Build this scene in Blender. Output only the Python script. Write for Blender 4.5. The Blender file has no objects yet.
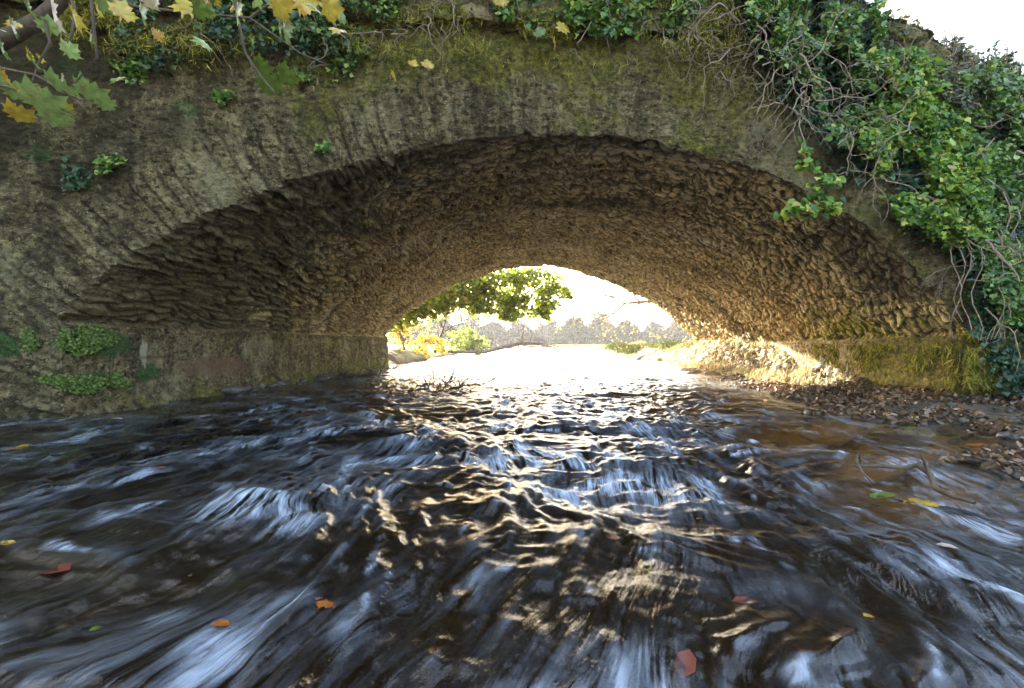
import bpy, math, random
import numpy as np
from mathutils import Vector, Matrix
random.seed(7); rng = np.random.default_rng(11)
SC = bpy.context.scene; COL = SC.collection
R = math.radians
F = 455.0; TH0 = math.atan(46/F)          # barrel axis (+Y) is seen 46 px right of the centre
CX, CY = 512.0, 345.0
WZ = -0.60                                # water level, the camera is at the origin

# ------------------------------------------------------------------ noise
def _h(ix, iy, iz, seed):
    n = (ix.astype(np.int64)*374761393 + iy.astype(np.int64)*668265263 + iz.astype(np.int64)*2147483647 + seed*1274126177) & 0xffffffff
    n = ((n ^ (n >> 13)) * 1274126177) & 0xffffffff
    n = (n ^ (n >> 16)) & 0xffffffff
    n = ((n * 2246822519) & 0xffffffff); n ^= (n >> 15)
    return (n & 0xffffff).astype(np.float64)/0xffffff
def vn(x, y, z=0.0, seed=0):              # value-gradient noise in [-1,1]
    x = np.asarray(x, float); y = np.asarray(y, float) + x*0; z = x*0 + z
    ix = np.floor(x); iy = np.floor(y); iz = np.floor(z)
    fx, fy, fz = x-ix, y-iy, z-iz
    s = lambda t: t*t*t*(t*(t*6-15)+10)
    sx, sy, sz = s(fx), s(fy), s(fz)
    r = 0
    for a in (0, 1):
        for b in (0, 1):
            for c in (0, 1):
                h = _h(ix+a, iy+b, iz+c, seed)
                ang = h*6.2831853*7.0
                h2 = (h*977.0) % 1.0 * 2 - 1
                g = np.cos(ang)*(fx-a) + np.sin(ang)*(fy-b) + h2*(fz-c)
                r = r + g*(sx if a else 1-sx)*(sy if b else 1-sy)*(sz if c else 1-sz)
    return r*1.5
def _hs(ix, iy, iz, seed):
    n = (ix*374761393+iy*668265263+iz*2147483647+seed*1274126177) & 0xffffffff
    n = ((n ^ (n >> 13))*1274126177) & 0xffffffff
    n ^= n >> 16; n = (n*2246822519) & 0xffffffff; n ^= n >> 15
    return (n & 0xffffff)/0xffffff
def vs(x, y, z=0.0, seed=0):              # quick scalar noise for the scattering loops
    ix, iy, iz = math.floor(x), math.floor(y), math.floor(z); fx, fy, fz = x-ix, y-iy, z-iz
    sx, sy, sz = fx*fx*(3-2*fx), fy*fy*(3-2*fy), fz*fz*(3-2*fz); r = 0
    for a in (0, 1):
        for b in (0, 1):
            for c in ((0, 1) if fz else (0,)):
                r += (_hs(ix+a, iy+b, iz+c, seed)*2-1)*(sx if a else 1-sx)*(sy if b else 1-sy)*(sz if c else 1-sz)
    return r*.8
def fbm(x, y, z=0.0, seed=0, o=4, g=0.5):
    r = 0; a = 1; t = 0
    for k in range(o):
        r = r + a*vn(x*2**k, y*2**k, z*2**k if not np.isscalar(z) or z else 0.0, seed+k*17); t += a; a *= g
    return r/t*1.4
def ridg(x, y, seed=0, o=3, g=0.5):
    r = 0; a = 1; t = 0
    for k in range(o):
        r = r + a*(1-np.abs(vn(x*2**k, y*2**k, 0, seed+k*13))*2.0); t += a; a *= g
    return r/t
def worley(x, y, seed=0, jit=0.9):        # F1, F2, id, local offset
    ix = np.floor(x); iy = np.floor(y)
    f1 = np.full(x.shape, 9.0); f2 = np.full(x.shape, 9.0); cid = np.zeros(x.shape); ox = np.zeros(x.shape); oy = np.zeros(x.shape)
    for a in (-1, 0, 1):
        for b in (-1, 0, 1):
            cx = ix+a; cy = iy+b; z = cx*0
            px = cx+0.5+jit*(_h(cx, cy, z, seed)-0.5); py = cy+0.5+jit*(_h(cx, cy, z+1, seed)-0.5)
            d = np.hypot(x-px, y-py); idd = _h(cx, cy, z+2, seed)
            m = d < f1
            f2 = np.where(m, f1, np.minimum(f2, d)); cid = np.where(m, idd, cid)
            ox = np.where(m, x-px, ox); oy = np.where(m, y-py, oy); f1 = np.where(m, d, f1)
    return f1, f2, cid, ox, oy
def sst(a, b, x):
    t = np.clip((np.asarray(x, float)-a)/(b-a), 0, 1); return t*t*(3-2*t)

# ------------------------------------------------------------------ camera maths
def ray(px, py):                           # world direction through a photo pixel (camera at origin)
    u = (px-CX)/F; w = -(py-CY)/F
    fx, fy = -math.sin(TH0), math.cos(TH0); rx, ry = math.cos(TH0), math.sin(TH0)
    return np.array([fx+u*rx, fy+u*ry, w])
def at_depth(px, py, d): return Vector(ray(px, py)*d)
def at_z(px, py, z):
    r = ray(px, py); return Vector(r*(z/r[2]))
def on_plane(px, py, P):                   # P = (x0,y0,x1,y1): a vertical plane through two ground points
    r = ray(px, py); x0, y0, x1, y1 = P
    n = np.array([-(y1-y0), x1-x0]); t = (n[0]*x0+n[1]*y0)/(n[0]*r[0]+n[1]*r[1])
    return r*t
NEAR = (-4.0, 3.22, 3.85, 4.58); FARP = (-4.0, 10.2, 3.85, 12.3)

# ------------------------------------------------------------------ objects
def link(name, mesh, mat=None, parent=None, label=None, cat=None, group=None, kind=None, smooth=False):
    o = bpy.data.objects.new(name, mesh); COL.objects.link(o)
    if mat: mesh.materials.append(mat)
    if parent: o.parent = parent
    if label: o['label'] = label
    if cat: o['category'] = cat
    if group: o['group'] = group
    if kind: o['kind'] = kind
    if smooth: mesh.polygons.foreach_set('use_smooth', [True]*len(mesh.polygons))
    return o
def thing(name, label, cat, loc=(0, 0, 0), group=None):
    o = bpy.data.objects.new(name, None); COL.objects.link(o); o.empty_display_size = 0.2
    o.location = loc; o['label'] = label; o['category'] = cat
    if group: o['group'] = group
    return o
def mesh_np(name, V, Fc, attrs=None):
    V = np.asarray(V, np.float32); Fc = np.asarray(Fc, np.int32)
    me = bpy.data.meshes.new(name); n = Fc.shape[1]
    me.vertices.add(len(V)); me.vertices.foreach_set('co', V.ravel())
    me.loops.add(Fc.size); me.loops.foreach_set('vertex_index', Fc.ravel())
    me.polygons.add(len(Fc)); me.polygons.foreach_set('loop_start', np.arange(0, Fc.size, n, dtype=np.int32))
    me.update(calc_edges=True)
    for k, v in (attrs or {}).items():
        v = np.asarray(v, np.float32)
        if v.ndim == 1:
            a = me.attributes.new(k, 'FLOAT', 'POINT'); a.data.foreach_set('value', v)
        else:
            a = me.attributes.new(k, 'FLOAT_VECTOR', 'POINT'); a.data.foreach_set('vector', v.ravel())
    me.validate()
    return me
def gridf(nu, nv, mask=None):
    i, j = np.meshgrid(np.arange(nu-1), np.arange(nv-1), indexing='ij')
    a = i*nv+j; f = np.stack([a, a+nv, a+nv+1, a+1], -1)
    if mask is not None: return f[mask]
    return f.reshape(-1, 4)
def compact(V, Fc, attrs):
    u, inv = np.unique(Fc.ravel(), return_inverse=True)
    return V[u], inv.reshape(Fc.shape), {k: v[u] for k, v in attrs.items()}

def tubes(paths, sides=5):                 # paths: list of (points, radii)
    V = []; Fc = []; off = 0
    for P, rad in paths:
        P = [Vector(p) for p in P]; n = len(P)
        up = Vector((0.31, 0.17, 0.93))
        for i, p in enumerate(P):
            t = (P[min(i+1, n-1)]-P[max(i-1, 0)]); t = t.normalized() if t.length > 1e-9 else Vector((0, 0, 1))
            a = t.cross(up); a = a.normalized() if a.length > 1e-4 else Vector((1, 0, 0)); b = t.cross(a)
            for k in range(sides):
                an = 2*math.pi*k/sides; V.append(p+(a*math.cos(an)+b*math.sin(an))*rad[i])
        for i in range(n-1):
            for k in range(sides):
                k2 = (k+1) % sides
                Fc.append((off+i*sides+k, off+i*sides+k2, off+(i+1)*sides+k2, off+(i+1)*sides+k))
        off += n*sides
    return mesh_np('tubes', np.array([tuple(v) for v in V]), np.array(Fc))
def crooked(p, d, L, n, wob, rnd=random, grav=0.0):
    P = [Vector(p)]; d = Vector(d).normalized()
    for i in range(n):
        d = (d+Vector((rnd.gauss(0, wob), rnd.gauss(0, wob), rnd.gauss(0, wob)-grav))).normalized()
        P.append(P[-1]+d*(L/n))
    return P, d
def branchy(p, d, L, r, depth, out, n=6, wob=.16, kids=3, spread=.8, grav=0.0, tips=None):
    P, dd = crooked(p, d, L, n, wob, grav=grav)
    out.append((P, [r*(1-.72*i/n) for i in range(n+1)]))
    if tips is not None: tips.extend(P[n//2:])
    if depth <= 0: return
    for k in range(kids):
        i = random.randint(max(1, n//3), n); b = P[i]
        t = (P[min(i+1, n)]-P[i-1]).normalized()
        nd = (t+Vector((random.gauss(0, spread), random.gauss(0, spread), random.gauss(0, spread)*.8))).normalized()
        branchy(b, nd, L*random.uniform(.45, .72), r*.5*(1-.4*i/n)+.0006, depth-1, out, n, wob, kids, spread, grav, tips)

LEAF = {  # outlines (x across, y along, z lift) as fans of triangles
 'ivy': [(0, 0, 0), (-.42, .12, .06), (-.5, .42, .10), (-.2, .62, .05), (0, 1, -.06), (.2, .62, .05), (.5, .42, .10), (.42, .12, .06)],
 'oval': [(0, 0, 0), (-.26, .3, .05), (-.22, .7, .04), (0, 1, -.04), (.22, .7, .04), (.26, .3, .05)],
 'blade': [(0, 0, 0), (-.05, .45, .03), (0, 1, -.12), (.05, .45, .03)],
}
def leaf_mesh(pts, size, kind='oval', nrm=None, jit=.6, attrs=True, down=None):
    """many leaves in one mesh: pts Nx3, size scalar/N, nrm facing direction Nx3"""
    N = len(pts); base = np.array(LEAF[kind]); K = len(base)
    size = np.broadcast_to(size, (N,)).astype(float)
    if nrm is None: nrm = np.tile([0, 0, 1.0], (N, 1))
    nn = nrm + rng.normal(0, jit, (N, 3)); nn /= np.linalg.norm(nn, axis=1)[:, None]+1e-9
    t = rng.normal(0, 1, (N, 3)) + (0 if down is None else np.array(down)[None])
    t -= nn*(t*nn).sum(1)[:, None]; t /= np.linalg.norm(t, axis=1)[:, None]+1e-9
    b = np.cross(t, nn)
    V = pts[:, None, :] + size[:, None, None]*(base[None, :, 0, None]*b[:, None, :] + (base[None, :, 1, None]-.4)*t[:, None, :] + base[None, :, 2, None]*nn[:, None, :])
    idx = np.arange(N)[:, None]*K
    tri = np.array([(0, k, k+1) for k in range(1, K-1)])
    Fc = (idx[:, :, None]+tri[None]).reshape(-1, 3)
    rv = np.repeat(rng.random(N), K)
    return mesh_np('leaves', V.reshape(-1, 3), Fc, {'rnd': rv})
MAPLE = [(0, -.45), (.08, -.16), (.38, -.28), (.42, -.08), (.66, -.02), (.60, .14), (.82, .40), (.56, .40), (.50, .52), (.34, .42), (.42, .72), (.2, .72), (0, 1.0)]
MAPLE = MAPLE+[(-x, y) for x, y in MAPLE[::-1][1:-1]]
def maple_leaf(size, curl=.2, squeeze=1.0):
    V = [(0, .05, 0)]+[(x*squeeze, y, -curl*(x*x+.4*(y-.1)**2)+.05*math.sin(9*x+5*y)) for x, y in MAPLE]
    n = len(MAPLE); Fc = [(0, 1+i, 1+(i+1) % n) for i in range(n)]
    me = mesh_np('leaf', np.array(V)*size, np.array(Fc), {'rnd': np.full(n+1, random.random())})
    return me

# ------------------------------------------------------------------ materials
class NT:
    def __init__(s, name):
        s.m = bpy.data.materials.new(name); s.m.use_nodes = True; s.t = s.m.node_tree; s.t.nodes.clear()
        s.out = s.t.nodes.new('ShaderNodeOutputMaterial')
    def n(s, t, **k):
        x = s.t.nodes.new(t)
        for a, b in k.items(): setattr(x, a, b)
        return x
    def set(s, sock, v):
        if hasattr(v, 'is_linked') or isinstance(v, bpy.types.NodeSocket): s.t.links.new(v, sock)
        else: sock.default_value = v if not (isinstance(v, tuple) and len(v) == 3 and sock.type == 'RGBA') else (*v, 1)
    def geo(s): return s.n('ShaderNodeTexCoord').outputs['Object']
    def attr(s, name): return s.n('ShaderNodeAttribute', attribute_name=name)
    def mapv(s, v, sc=(1, 1, 1), loc=(0, 0, 0)):
        x = s.n('ShaderNodeMapping'); s.set(x.inputs[0], v); x.inputs['Scale'].default_value = sc; x.inputs['Location'].default_value = loc; return x.outputs[0]
    def noise(s, v, scale, det=4, rough=.55, dist=0.0):
        x = s.n('ShaderNodeTexNoise'); s.set(x.inputs['Vector'], v); x.inputs['Scale'].default_value = scale
        x.inputs['Detail'].default_value = det; x.inputs['Roughness'].default_value = rough; x.inputs['Distortion'].default_value = dist
        return x.outputs['Fac']
    def ramp(s, f, stops):
        x = s.n('ShaderNodeValToRGB'); s.set(x.inputs[0], f); e = x.color_ramp.elements
        while len(e) > 1: e.remove(e[-1])
        e[0].position = stops[0][0]; e[0].color = (*stops[0][1], 1) if not isinstance(stops[0][1], (int, float)) else (stops[0][1],)*3+(1,)
        for p, c in stops[1:]:
            q = e.new(p); q.color = (*c, 1) if not isinstance(c, (int, float)) else (c, c, c, 1)
        return x.outputs[0]
    def mix(s, f, a, b, mode='MIX'):
        x = s.n('ShaderNodeMix', data_type='RGBA', blend_type=mode); s.set(x.inputs[0], f); s.set(x.inputs[6], a); s.set(x.inputs[7], b); return x.outputs[2]
    def math(s, op, a, b=0.0, clamp=False):
        x = s.n('ShaderNodeMath', operation=op, use_clamp=clamp); s.set(x.inputs[0], a); s.set(x.inputs[1], b); return x.outputs[0]
    def bump(s, h, dist, strength=1.0, normal=None):
        x = s.n('ShaderNodeBump'); s.set(x.inputs['Height'], h); x.inputs['Distance'].default_value = dist; x.inputs['Strength'].default_value = strength
        if normal is not None: s.set(x.inputs['Normal'], normal)
        return x.outputs[0]
    def bsdf(s, col, rough=.9, normal=None, spec=.3, **k):
        x = s.n('ShaderNodeBsdfPrincipled'); s.set(x.inputs['Base Color'], col); s.set(x.inputs['Roughness'], rough)
        x.inputs['Specular IOR Level'].default_value = spec
        if normal is not None: s.set(x.inputs['Normal'], normal)
        return x
    def done(s, sh): s.t.links.new(sh, s.out.inputs['Surface']); return s.m
def sep(m, v):
    x = m.n('ShaderNodeSeparateXYZ'); m.set(x.inputs[0], v); return x.outputs

def mat_barrel():
    m = NT('barrel_rubble'); g = m.geo(); X, Y, Z = sep(m, g)
    cell = m.attr('cell').outputs['Fac']; crev = m.attr('crev').outputs['Fac']; uv = m.attr('uvm').outputs['Vector']
    c = m.ramp(cell, [(0, (0.104, 0.075, 0.0296)), (.2, (0.312, 0.24, 0.0962)), (.35, (0.572, 0.45, 0.2)), (.5, (0.27, 0.21, 0.0888)), (.65, (0.645, 0.52, 0.244)), (.8, (0.437, 0.35, 0.148)), (.9, (0.749, 0.62, 0.311)), (1, (0.52, 0.36, 0.148))])
    n1 = m.noise(uv, 9, 5, .7); c = m.mix(m.ramp(n1, [(.44, 0), (.62, .6)]), c, (.42, .30, .12))
    c = m.mix(m.ramp(m.noise(m.mapv(uv, (.9, 1.1, 1), (4, 2, 9)), 17, 7, .75), [(.49, 0.0), (.55, .9)]), c, (.90, .68, .31))
    c = m.mix(m.ramp(m.noise(m.mapv(uv, (.9, 1.2, 1)), 15, 8, .8), [(.535, 0.0), (.575, .95)]), c, (.045, .034, .018))
    c = m.mix(m.ramp(m.noise(g, 1.7, 6, .72), [(.54, 0.0), (.66, .5)]), c, (.12, .088, .045))
    # iron-stained bands that follow the curve of the vault
    nb = m.noise(m.mapv(uv, (.25, 2.0, 1)), 1.0, 4, .6, .4)
    c = m.mix(m.ramp(nb, [(.5, 0), (.68, .55)]), c, (0.478, 0.28, 0.0814))
    bb = m.noise(m.mapv(uv, (.35, 1.5, 1), (5, 3, 0)), 1.0, 5, .65, .5)
    c = m.mix(m.ramp(bb, [(.36, .65), (.46, 0)]), c, (.12, .085, .045))
    c = m.mix(m.ramp(bb, [(.55, 0), (.66, .5)]), c, (.74, .62, .40))
    # dark damp algae near the mouth, more on the left
    da = m.attr('algae').outputs['Fac']
    nd = m.noise(g, 3.2, 5, .65)
    f = m.math('ADD', da, m.math('MULTIPLY', m.math('SUBTRACT', nd, .5), 1.6))
    c = m.mix(m.ramp(f, [(.46, 0), (.70, .72)]), c, (0.0624, 0.052, 0.0252))
    # yellow-green moss in patches, also painting golden bounce glow at the right
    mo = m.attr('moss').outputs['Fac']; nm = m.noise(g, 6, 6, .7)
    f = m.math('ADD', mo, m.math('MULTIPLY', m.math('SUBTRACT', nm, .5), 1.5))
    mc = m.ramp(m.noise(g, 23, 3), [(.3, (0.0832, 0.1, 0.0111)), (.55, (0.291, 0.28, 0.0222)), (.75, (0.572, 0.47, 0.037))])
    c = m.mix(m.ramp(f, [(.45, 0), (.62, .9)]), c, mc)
    c = m.mix(m.math('MULTIPLY', crev, .85), c, (0.0728, 0.055, 0.0259))
    h = m.math('ADD', m.noise(g, 30, 6, .7), m.math('MULTIPLY', m.noise(g, 95, 3, .6), .4))
    b = m.bsdf(c, .88, m.bump(h, .05, 1.0), .25)
    return m.done(b.outputs[0])
def mat_face(kind='wall'):
    m = NT('face_'+kind); g = m.geo(); X, Y, Z = sep(m, g)
    cell = m.attr('cell').outputs['Fac']; crev = m.attr('crev').outputs['Fac']
    c = m.ramp(cell, [(0, (0.104, 0.08, 0.0311)), (.3, (0.166, 0.125, 0.0503)), (.6, (0.218, 0.17, 0.0703)), (.85, (0.177, 0.13, 0.0629)), (1, (0.281, 0.22, 0.0962))])
    n1 = m.noise(g, 9, 7, .75); c = m.mix(m.ramp(n1, [(.46, 0), (.62, .85)]), c, (0.437, 0.32, 0.148))
    n3 = m.noise(m.mapv(g, (6, 6, .9)), 1.0, 6, .75); c = m.mix(m.ramp(n3, [(.49, 0), (.60, .85)]), c, (0.0884, 0.07, 0.037))
    n4 = m.noise(m.mapv(g, (9, 9, 1.2), (3, 1, 5)), 1.0, 4, .7); c = m.mix(m.ramp(n4, [(.58, 0), (.72, .7)]), c, (0.478, 0.4, 0.207))
    n5 = m.noise(g, 24, 5, .8); c = m.mix(m.ramp(n5, [(.56, 0), (.63, .85)]), c, (0.624, 0.5, 0.244))
    rm = m.attr('ringm').outputs['Fac']; uv = m.attr('uvm').outputs['Vector']; ns = m.noise(m.mapv(uv, (11, 1.7, 1)), 1.0, 6, .7, .3)
    c = m.mix(m.math('MULTIPLY', rm, m.ramp(ns, [(.50, 0), (.66, .85)])), c, (0.437, 0.35, 0.185))
    c = m.mix(m.math('MULTIPLY', rm, m.ramp(ns, [(.36, .8), (.46, 0)])), c, (0.052, 0.035, 0.0163))
    n6 = m.noise(m.mapv(g, (1, 1, 1.8)), 15, 7, .8); c = m.mix(m.ramp(n6, [(.42, .92), (.50, 0)]), c, (0.0312, 0.02, 0.0074))
    big = m.noise(m.mapv(g, (1, 1, .8), (2, 9, 4)), 1.1, 7, .72)
    c = m.mix(m.ramp(big, [(.36, .8), (.46, 0)]), c, (0.0468, 0.033, 0.0133))
    c = m.mix(m.ramp(big, [(.55, 0), (.64, .6)]), c, (0.478, 0.41, 0.215))
    mo = m.attr('moss').outputs['Fac']; nm = m.noise(g, 2.3, 9, .74)
    f = m.math('ADD', mo, m.math('MULTIPLY', m.math('SUBTRACT', nm, .5), 1.7))
    mc = m.ramp(m.noise(g, 18, 7, .8), [(.34, (.035, .034, .008)), (.46, (.12, .115, .018)), (.56, (.25, .225, .03)), (.68, (.46, .40, .06))])
    c = m.mix(m.ramp(f, [(.40, 0), (.62, .9)]), c, mc)
    c = m.mix(m.ramp(m.noise(g, 21, 7, .8), [(.36, .85), (.47, 0)]), c, (0.0291, 0.02, 0.0074))
    c = m.mix(m.ramp(m.noise(m.mapv(g, (1, 1, 1), (7, 3, 1)), 30, 5, .8), [(.62, 0), (.68, .8)]), c, (0.645, 0.56, 0.281))
    gm = m.attr('green').outputs['Fac']
    f2 = m.math('ADD', gm, m.math('MULTIPLY', m.math('SUBTRACT', m.noise(g, 12, 6, .75), .5), 1.2))
    c = m.mix(m.ramp(f2, [(.5, 0), (.62, .9)]), c, m.ramp(m.noise(g, 70, 2), [(.35, (0.026, 0.06, 0.0148)), (.7, (0.104, 0.22, 0.0518))]))
    pk = m.attr('pink').outputs['Fac']
    f3 = m.math('ADD', pk, m.math('MULTIPLY', m.math('SUBTRACT', m.noise(g, 8, 5, .7), .5), 1.0))
    c = m.mix(m.ramp(f3, [(.45, 0), (.7, .7)]), c, (0.229, 0.13, 0.074))
    wh = m.attr('white').outputs['Fac']
    f4 = m.math('ADD', wh, m.math('MULTIPLY', m.math('SUBTRACT', m.noise(m.mapv(g, (3, 3, 1)), 9, 5, .7), .5), 1.4))
    c = m.mix(m.ramp(f4, [(.5, 0), (.68, .85)]), c, (0.52, 0.47, 0.296))
    dk = m.attr('damp').outputs['Fac']  # damp tone, together with painted canopy and ivy shade
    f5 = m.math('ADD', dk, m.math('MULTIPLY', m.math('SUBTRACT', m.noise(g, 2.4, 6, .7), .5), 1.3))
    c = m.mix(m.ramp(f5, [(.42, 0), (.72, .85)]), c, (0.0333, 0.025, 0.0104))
    c = m.mix(m.math('MULTIPLY', crev, .7), c, (0.0312, 0.026, 0.0148))
    h = m.math('ADD', m.noise(m.mapv(g, (1, 1, 1.7)), 17, 8, .8), m.math('MULTIPLY', m.noise(g, 110, 3, .6), .35))
    return m.done(m.bsdf(c, .9, m.bump(h, .06, 1.0), .25).outputs[0])
def mat_leaf(name, stops, trans=.35, rough=.45, spots=True, spec=.4):
    m = NT(name); r = m.attr('rnd').outputs['Fac']; c = m.ramp(r, stops)
    if spots:
        c = m.mix(m.ramp(m.noise(m.geo(), 35, 3), [(.6, 0), (.72, .5)]), c, (.10, .07, .03))
    p = m.bsdf(c, rough, None, spec)
    t = m.n('ShaderNodeBsdfTranslucent'); m.set(t.inputs[0], m.mix(.5, c, (.55, .6, .08), 'OVERLAY'))
    mx = m.n('ShaderNodeMixShader'); mx.inputs[0].default_value = trans
    m.t.links.new(p.outputs[0], mx.inputs[1]); m.t.links.new(t.outputs[0], mx.inputs[2])
    return m.done(mx.outputs[0])
def mat_bark(name, a, b, rough=.85):
    m = NT(name); g = m.geo(); n = m.noise(m.mapv(g, (1, 1, .4)), 22, 5, .65)
    c = m.ramp(n, [(.3, a), (.7, b)])
    return m.done(m.bsdf(c, rough, m.bump(n, .01, .6), .3).outputs[0])
def mat_rock(name, stops, sc=9, rough=.8):
    m = NT(name); g = m.n('ShaderNodeNewGeometry').outputs['Position']
    n = m.noise(g, sc, 6, .7); c = m.ramp(n, stops)
    h = m.noise(g, sc*5, 4, .7)
    return m.done(m.bsdf(c, rough, m.bump(h, .012, .7), .35).outputs[0])
def mat_ground():
    m = NT('ground'); g = m.geo(); X, Y, Z = sep(m, g)
    c = m.ramp(m.noise(g, 5, 7, .7), [(.3, (.035, .025, .015)), (.5, (.08, .055, .03)), (.7, (.15, .11, .06))])
    # meadow beyond the river
    gr = m.ramp(m.noise(g, 1.2, 8, .75), [(.3, (.10, .12, .04)), (.5, (.26, .24, .12)), (.65, (.42, .38, .24))])
    far = m.ramp(m.math('MULTIPLY', Y, 1/40), [(.30, 0), (.36, 1)])
    up = m.ramp(m.math('ADD', Z, 1.0), [(.45, 0), (.55, 1)])
    c = m.mix(m.math('MULTIPLY', far, up), c, gr)
    # the river bed: peat-brown silt, ochre sand where it shoals or is added to bounce light
    sand_bounce = m.attr('sand_bounce').outputs['Fac']
    bed = m.ramp(m.noise(g, 7, 6, .7), [(.3, (.010, .008, .004)), (.55, (.022, .016, .007)), (.75, (.05, .034, .014))])
    sd = m.ramp(m.noise(g, 16, 5, .7), [(.3, (.30, .19, .07)), (.7, (.52, .36, .15))])
    bed = m.mix(sand_bounce, bed, sd)
    und = m.ramp(m.math('ADD', Z, 1.0), [(.37, 1), (.41, 0)])
    c = m.mix(und, c, bed)
    h = m.noise(g, 20, 6, .7)
    return m.done(m.bsdf(c, .9, m.bump(h, .03, .7), .3).outputs[0])
def mat_water():
    m = NT('river_water'); g = m.geo(); X, Y, Z = sep(m, g)
    w = m.noise(m.mapv(g, (1.1, .6, 1)), 1.0, 2, .5); wv = m.n('ShaderNodeCombineXYZ')
    m.set(wv.inputs[0], m.math('ADD', X, m.math('MULTIPLY', m.math('SUBTRACT', w, .5), .9))); m.set(wv.inputs[1], Y); m.set(wv.inputs[2], m.math('MULTIPLY', Z, 2.0))
    P = wv.outputs[0]
    s1 = m.noise(m.mapv(P, (30, 3.2, 1)), 1.0, 5, .62, .5)
    s2 = m.noise(m.mapv(P, (90, 8, 1)), 1.0, 3, .6, .3)
    foam = m.attr('foam').outputs['Fac']
    st = m.math('ADD', m.math('MULTIPLY', s1, .75), m.math('MULTIPLY', s2, .35))
    f = m.math('MULTIPLY', m.ramp(st, [(.46, 0), (.70, 1)]), foam)
    f = m.math('MULTIPLY', f, 1.0, True)
    h = m.math('ADD', m.math('MULTIPLY', s1, .8), m.math('MULTIPLY', m.noise(m.mapv(P, (34, 6, 1)), 1.0, 3, .6), .6))
    nrm = m.bump(h, .013, .7)
    gl = m.n('ShaderNodeBsdfGlossy'); gl.inputs['Roughness'].default_value = .19; m.set(gl.inputs['Color'], (1, 1, 1)); m.set(gl.inputs['Normal'], nrm)
    tr = m.n('ShaderNodeBsdfTransparent'); m.set(tr.inputs[0], (.74, .60, .38))
    fr = m.n('ShaderNodeFresnel'); fr.inputs[0].default_value = 1.333; m.set(fr.inputs['Normal'], nrm)
    mx = m.n('ShaderNodeMixShader'); m.set(mx.inputs[0], fr.outputs[0]); m.t.links.new(tr.outputs[0], mx.inputs[1]); m.t.links.new(gl.outputs[0], mx.inputs[2])
    df = m.n('ShaderNodeBsdfDiffuse'); m.set(df.inputs[0], (.46, .52, .61)); m.set(df.inputs['Normal'], nrm)
    mx2 = m.n('ShaderNodeMixShader'); m.set(mx2.inputs[0], f); m.t.links.new(mx.outputs[0], mx2.inputs[1]); m.t.links.new(df.outputs[0], mx2.inputs[2])
    return m.done(mx2.outputs[0])

M = {}
M['barrel'] = mat_barrel(); M['face'] = mat_face()
M['ground'] = mat_ground(); M['water'] = mat_water()
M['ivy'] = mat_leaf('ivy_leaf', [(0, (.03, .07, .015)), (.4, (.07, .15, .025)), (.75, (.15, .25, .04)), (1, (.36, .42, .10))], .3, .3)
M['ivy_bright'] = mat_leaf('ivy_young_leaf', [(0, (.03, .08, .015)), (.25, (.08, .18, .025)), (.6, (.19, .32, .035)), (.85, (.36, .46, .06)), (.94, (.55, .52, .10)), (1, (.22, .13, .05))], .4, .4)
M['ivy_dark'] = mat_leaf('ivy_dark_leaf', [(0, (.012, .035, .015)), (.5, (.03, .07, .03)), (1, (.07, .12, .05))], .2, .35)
M['hedge'] = mat_leaf('hedge_leaf', [(0, (.05, .06, .03)), (.4, (.09, .10, .05)), (.7, (.16, .13, .08)), (1, (.10, .18, .05))], .2, .6)
M['moss'] = mat_leaf('moss_tuft', [(0, (.07, .07, .012)), (.5, (.24, .22, .03)), (.85, (.46, .40, .05)), (1, (.60, .48, .07))], .2, .8)
M['straw'] = mat_leaf('straw', [(0, (.10, .08, .03)), (.5, (.30, .24, .12)), (1, (.5, .43, .27))], .25, .8)
M['wallplant'] = mat_leaf('wall_plant', [(0, (.045, .08, .012)), (.5, (.10, .15, .022)), (1, (.19, .25, .05))], .3, .6)
M['litter'] = mat_leaf('dead_leaf', [(0, (.035, .022, .015)), (.4, (.10, .055, .03)), (.7, (.20, .12, .07)), (.9, (.36, .26, .17)), (1, (.42, .20, .06))], .1, .5)
M['treeleaf'] = mat_leaf('tree_leaf', [(0, (.06, .10, .010)), (.5, (.16, .22, .02)), (1, (.36, .36, .04))], .5, .5)
M['gold'] = mat_leaf('autumn_leaf', [(0, (.20, .13, .03)), (.5, (.42, .28, .05)), (1, (.50, .38, .10))], .45, .6)
M['fartree'] = mat_leaf('far_leaf', [(0, (.012, .024, .018)), (.5, (.025, .042, .028)), (1, (.05, .065, .038))], .03, 1.0, False, .05)
M['bark'] = mat_bark('bark', (.05, .035, .022), (.14, .10, .065)); M['vine'] = mat_bark('vine_bark', (.16, .11, .07), (.36, .28, .20))
M['darkwood'] = mat_bark('wet_wood', (.02, .014, .01), (.08, .055, .035), .45); M['palewood'] = mat_bark('dry_wood', (.22, .18, .14), (.45, .38, .30))
M['stone'] = mat_rock('wet_stone', [(.3, (.03, .027, .022)), (.55, (.10, .085, .065)), (.75, (.22, .19, .15))], 9, .45)
M['tussock'] = mat_leaf('tussock_grass', [(0, (.03, .045, .012)), (.5, (.07, .09, .02)), (1, (.16, .16, .05))], .2, .8)
M['palestraw'] = mat_leaf('bleached_straw', [(0, (.20, .14, .08)), (.4, (.50, .42, .30)), (1, (.75, .68, .55))], .25, .8)
M['palestone'] = mat_rock('pale_stone', [(.3, (.22, .16, .11)), (.5, (.50, .42, .32)), (.7, (.70, .63, .52))], 11, .85)

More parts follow.
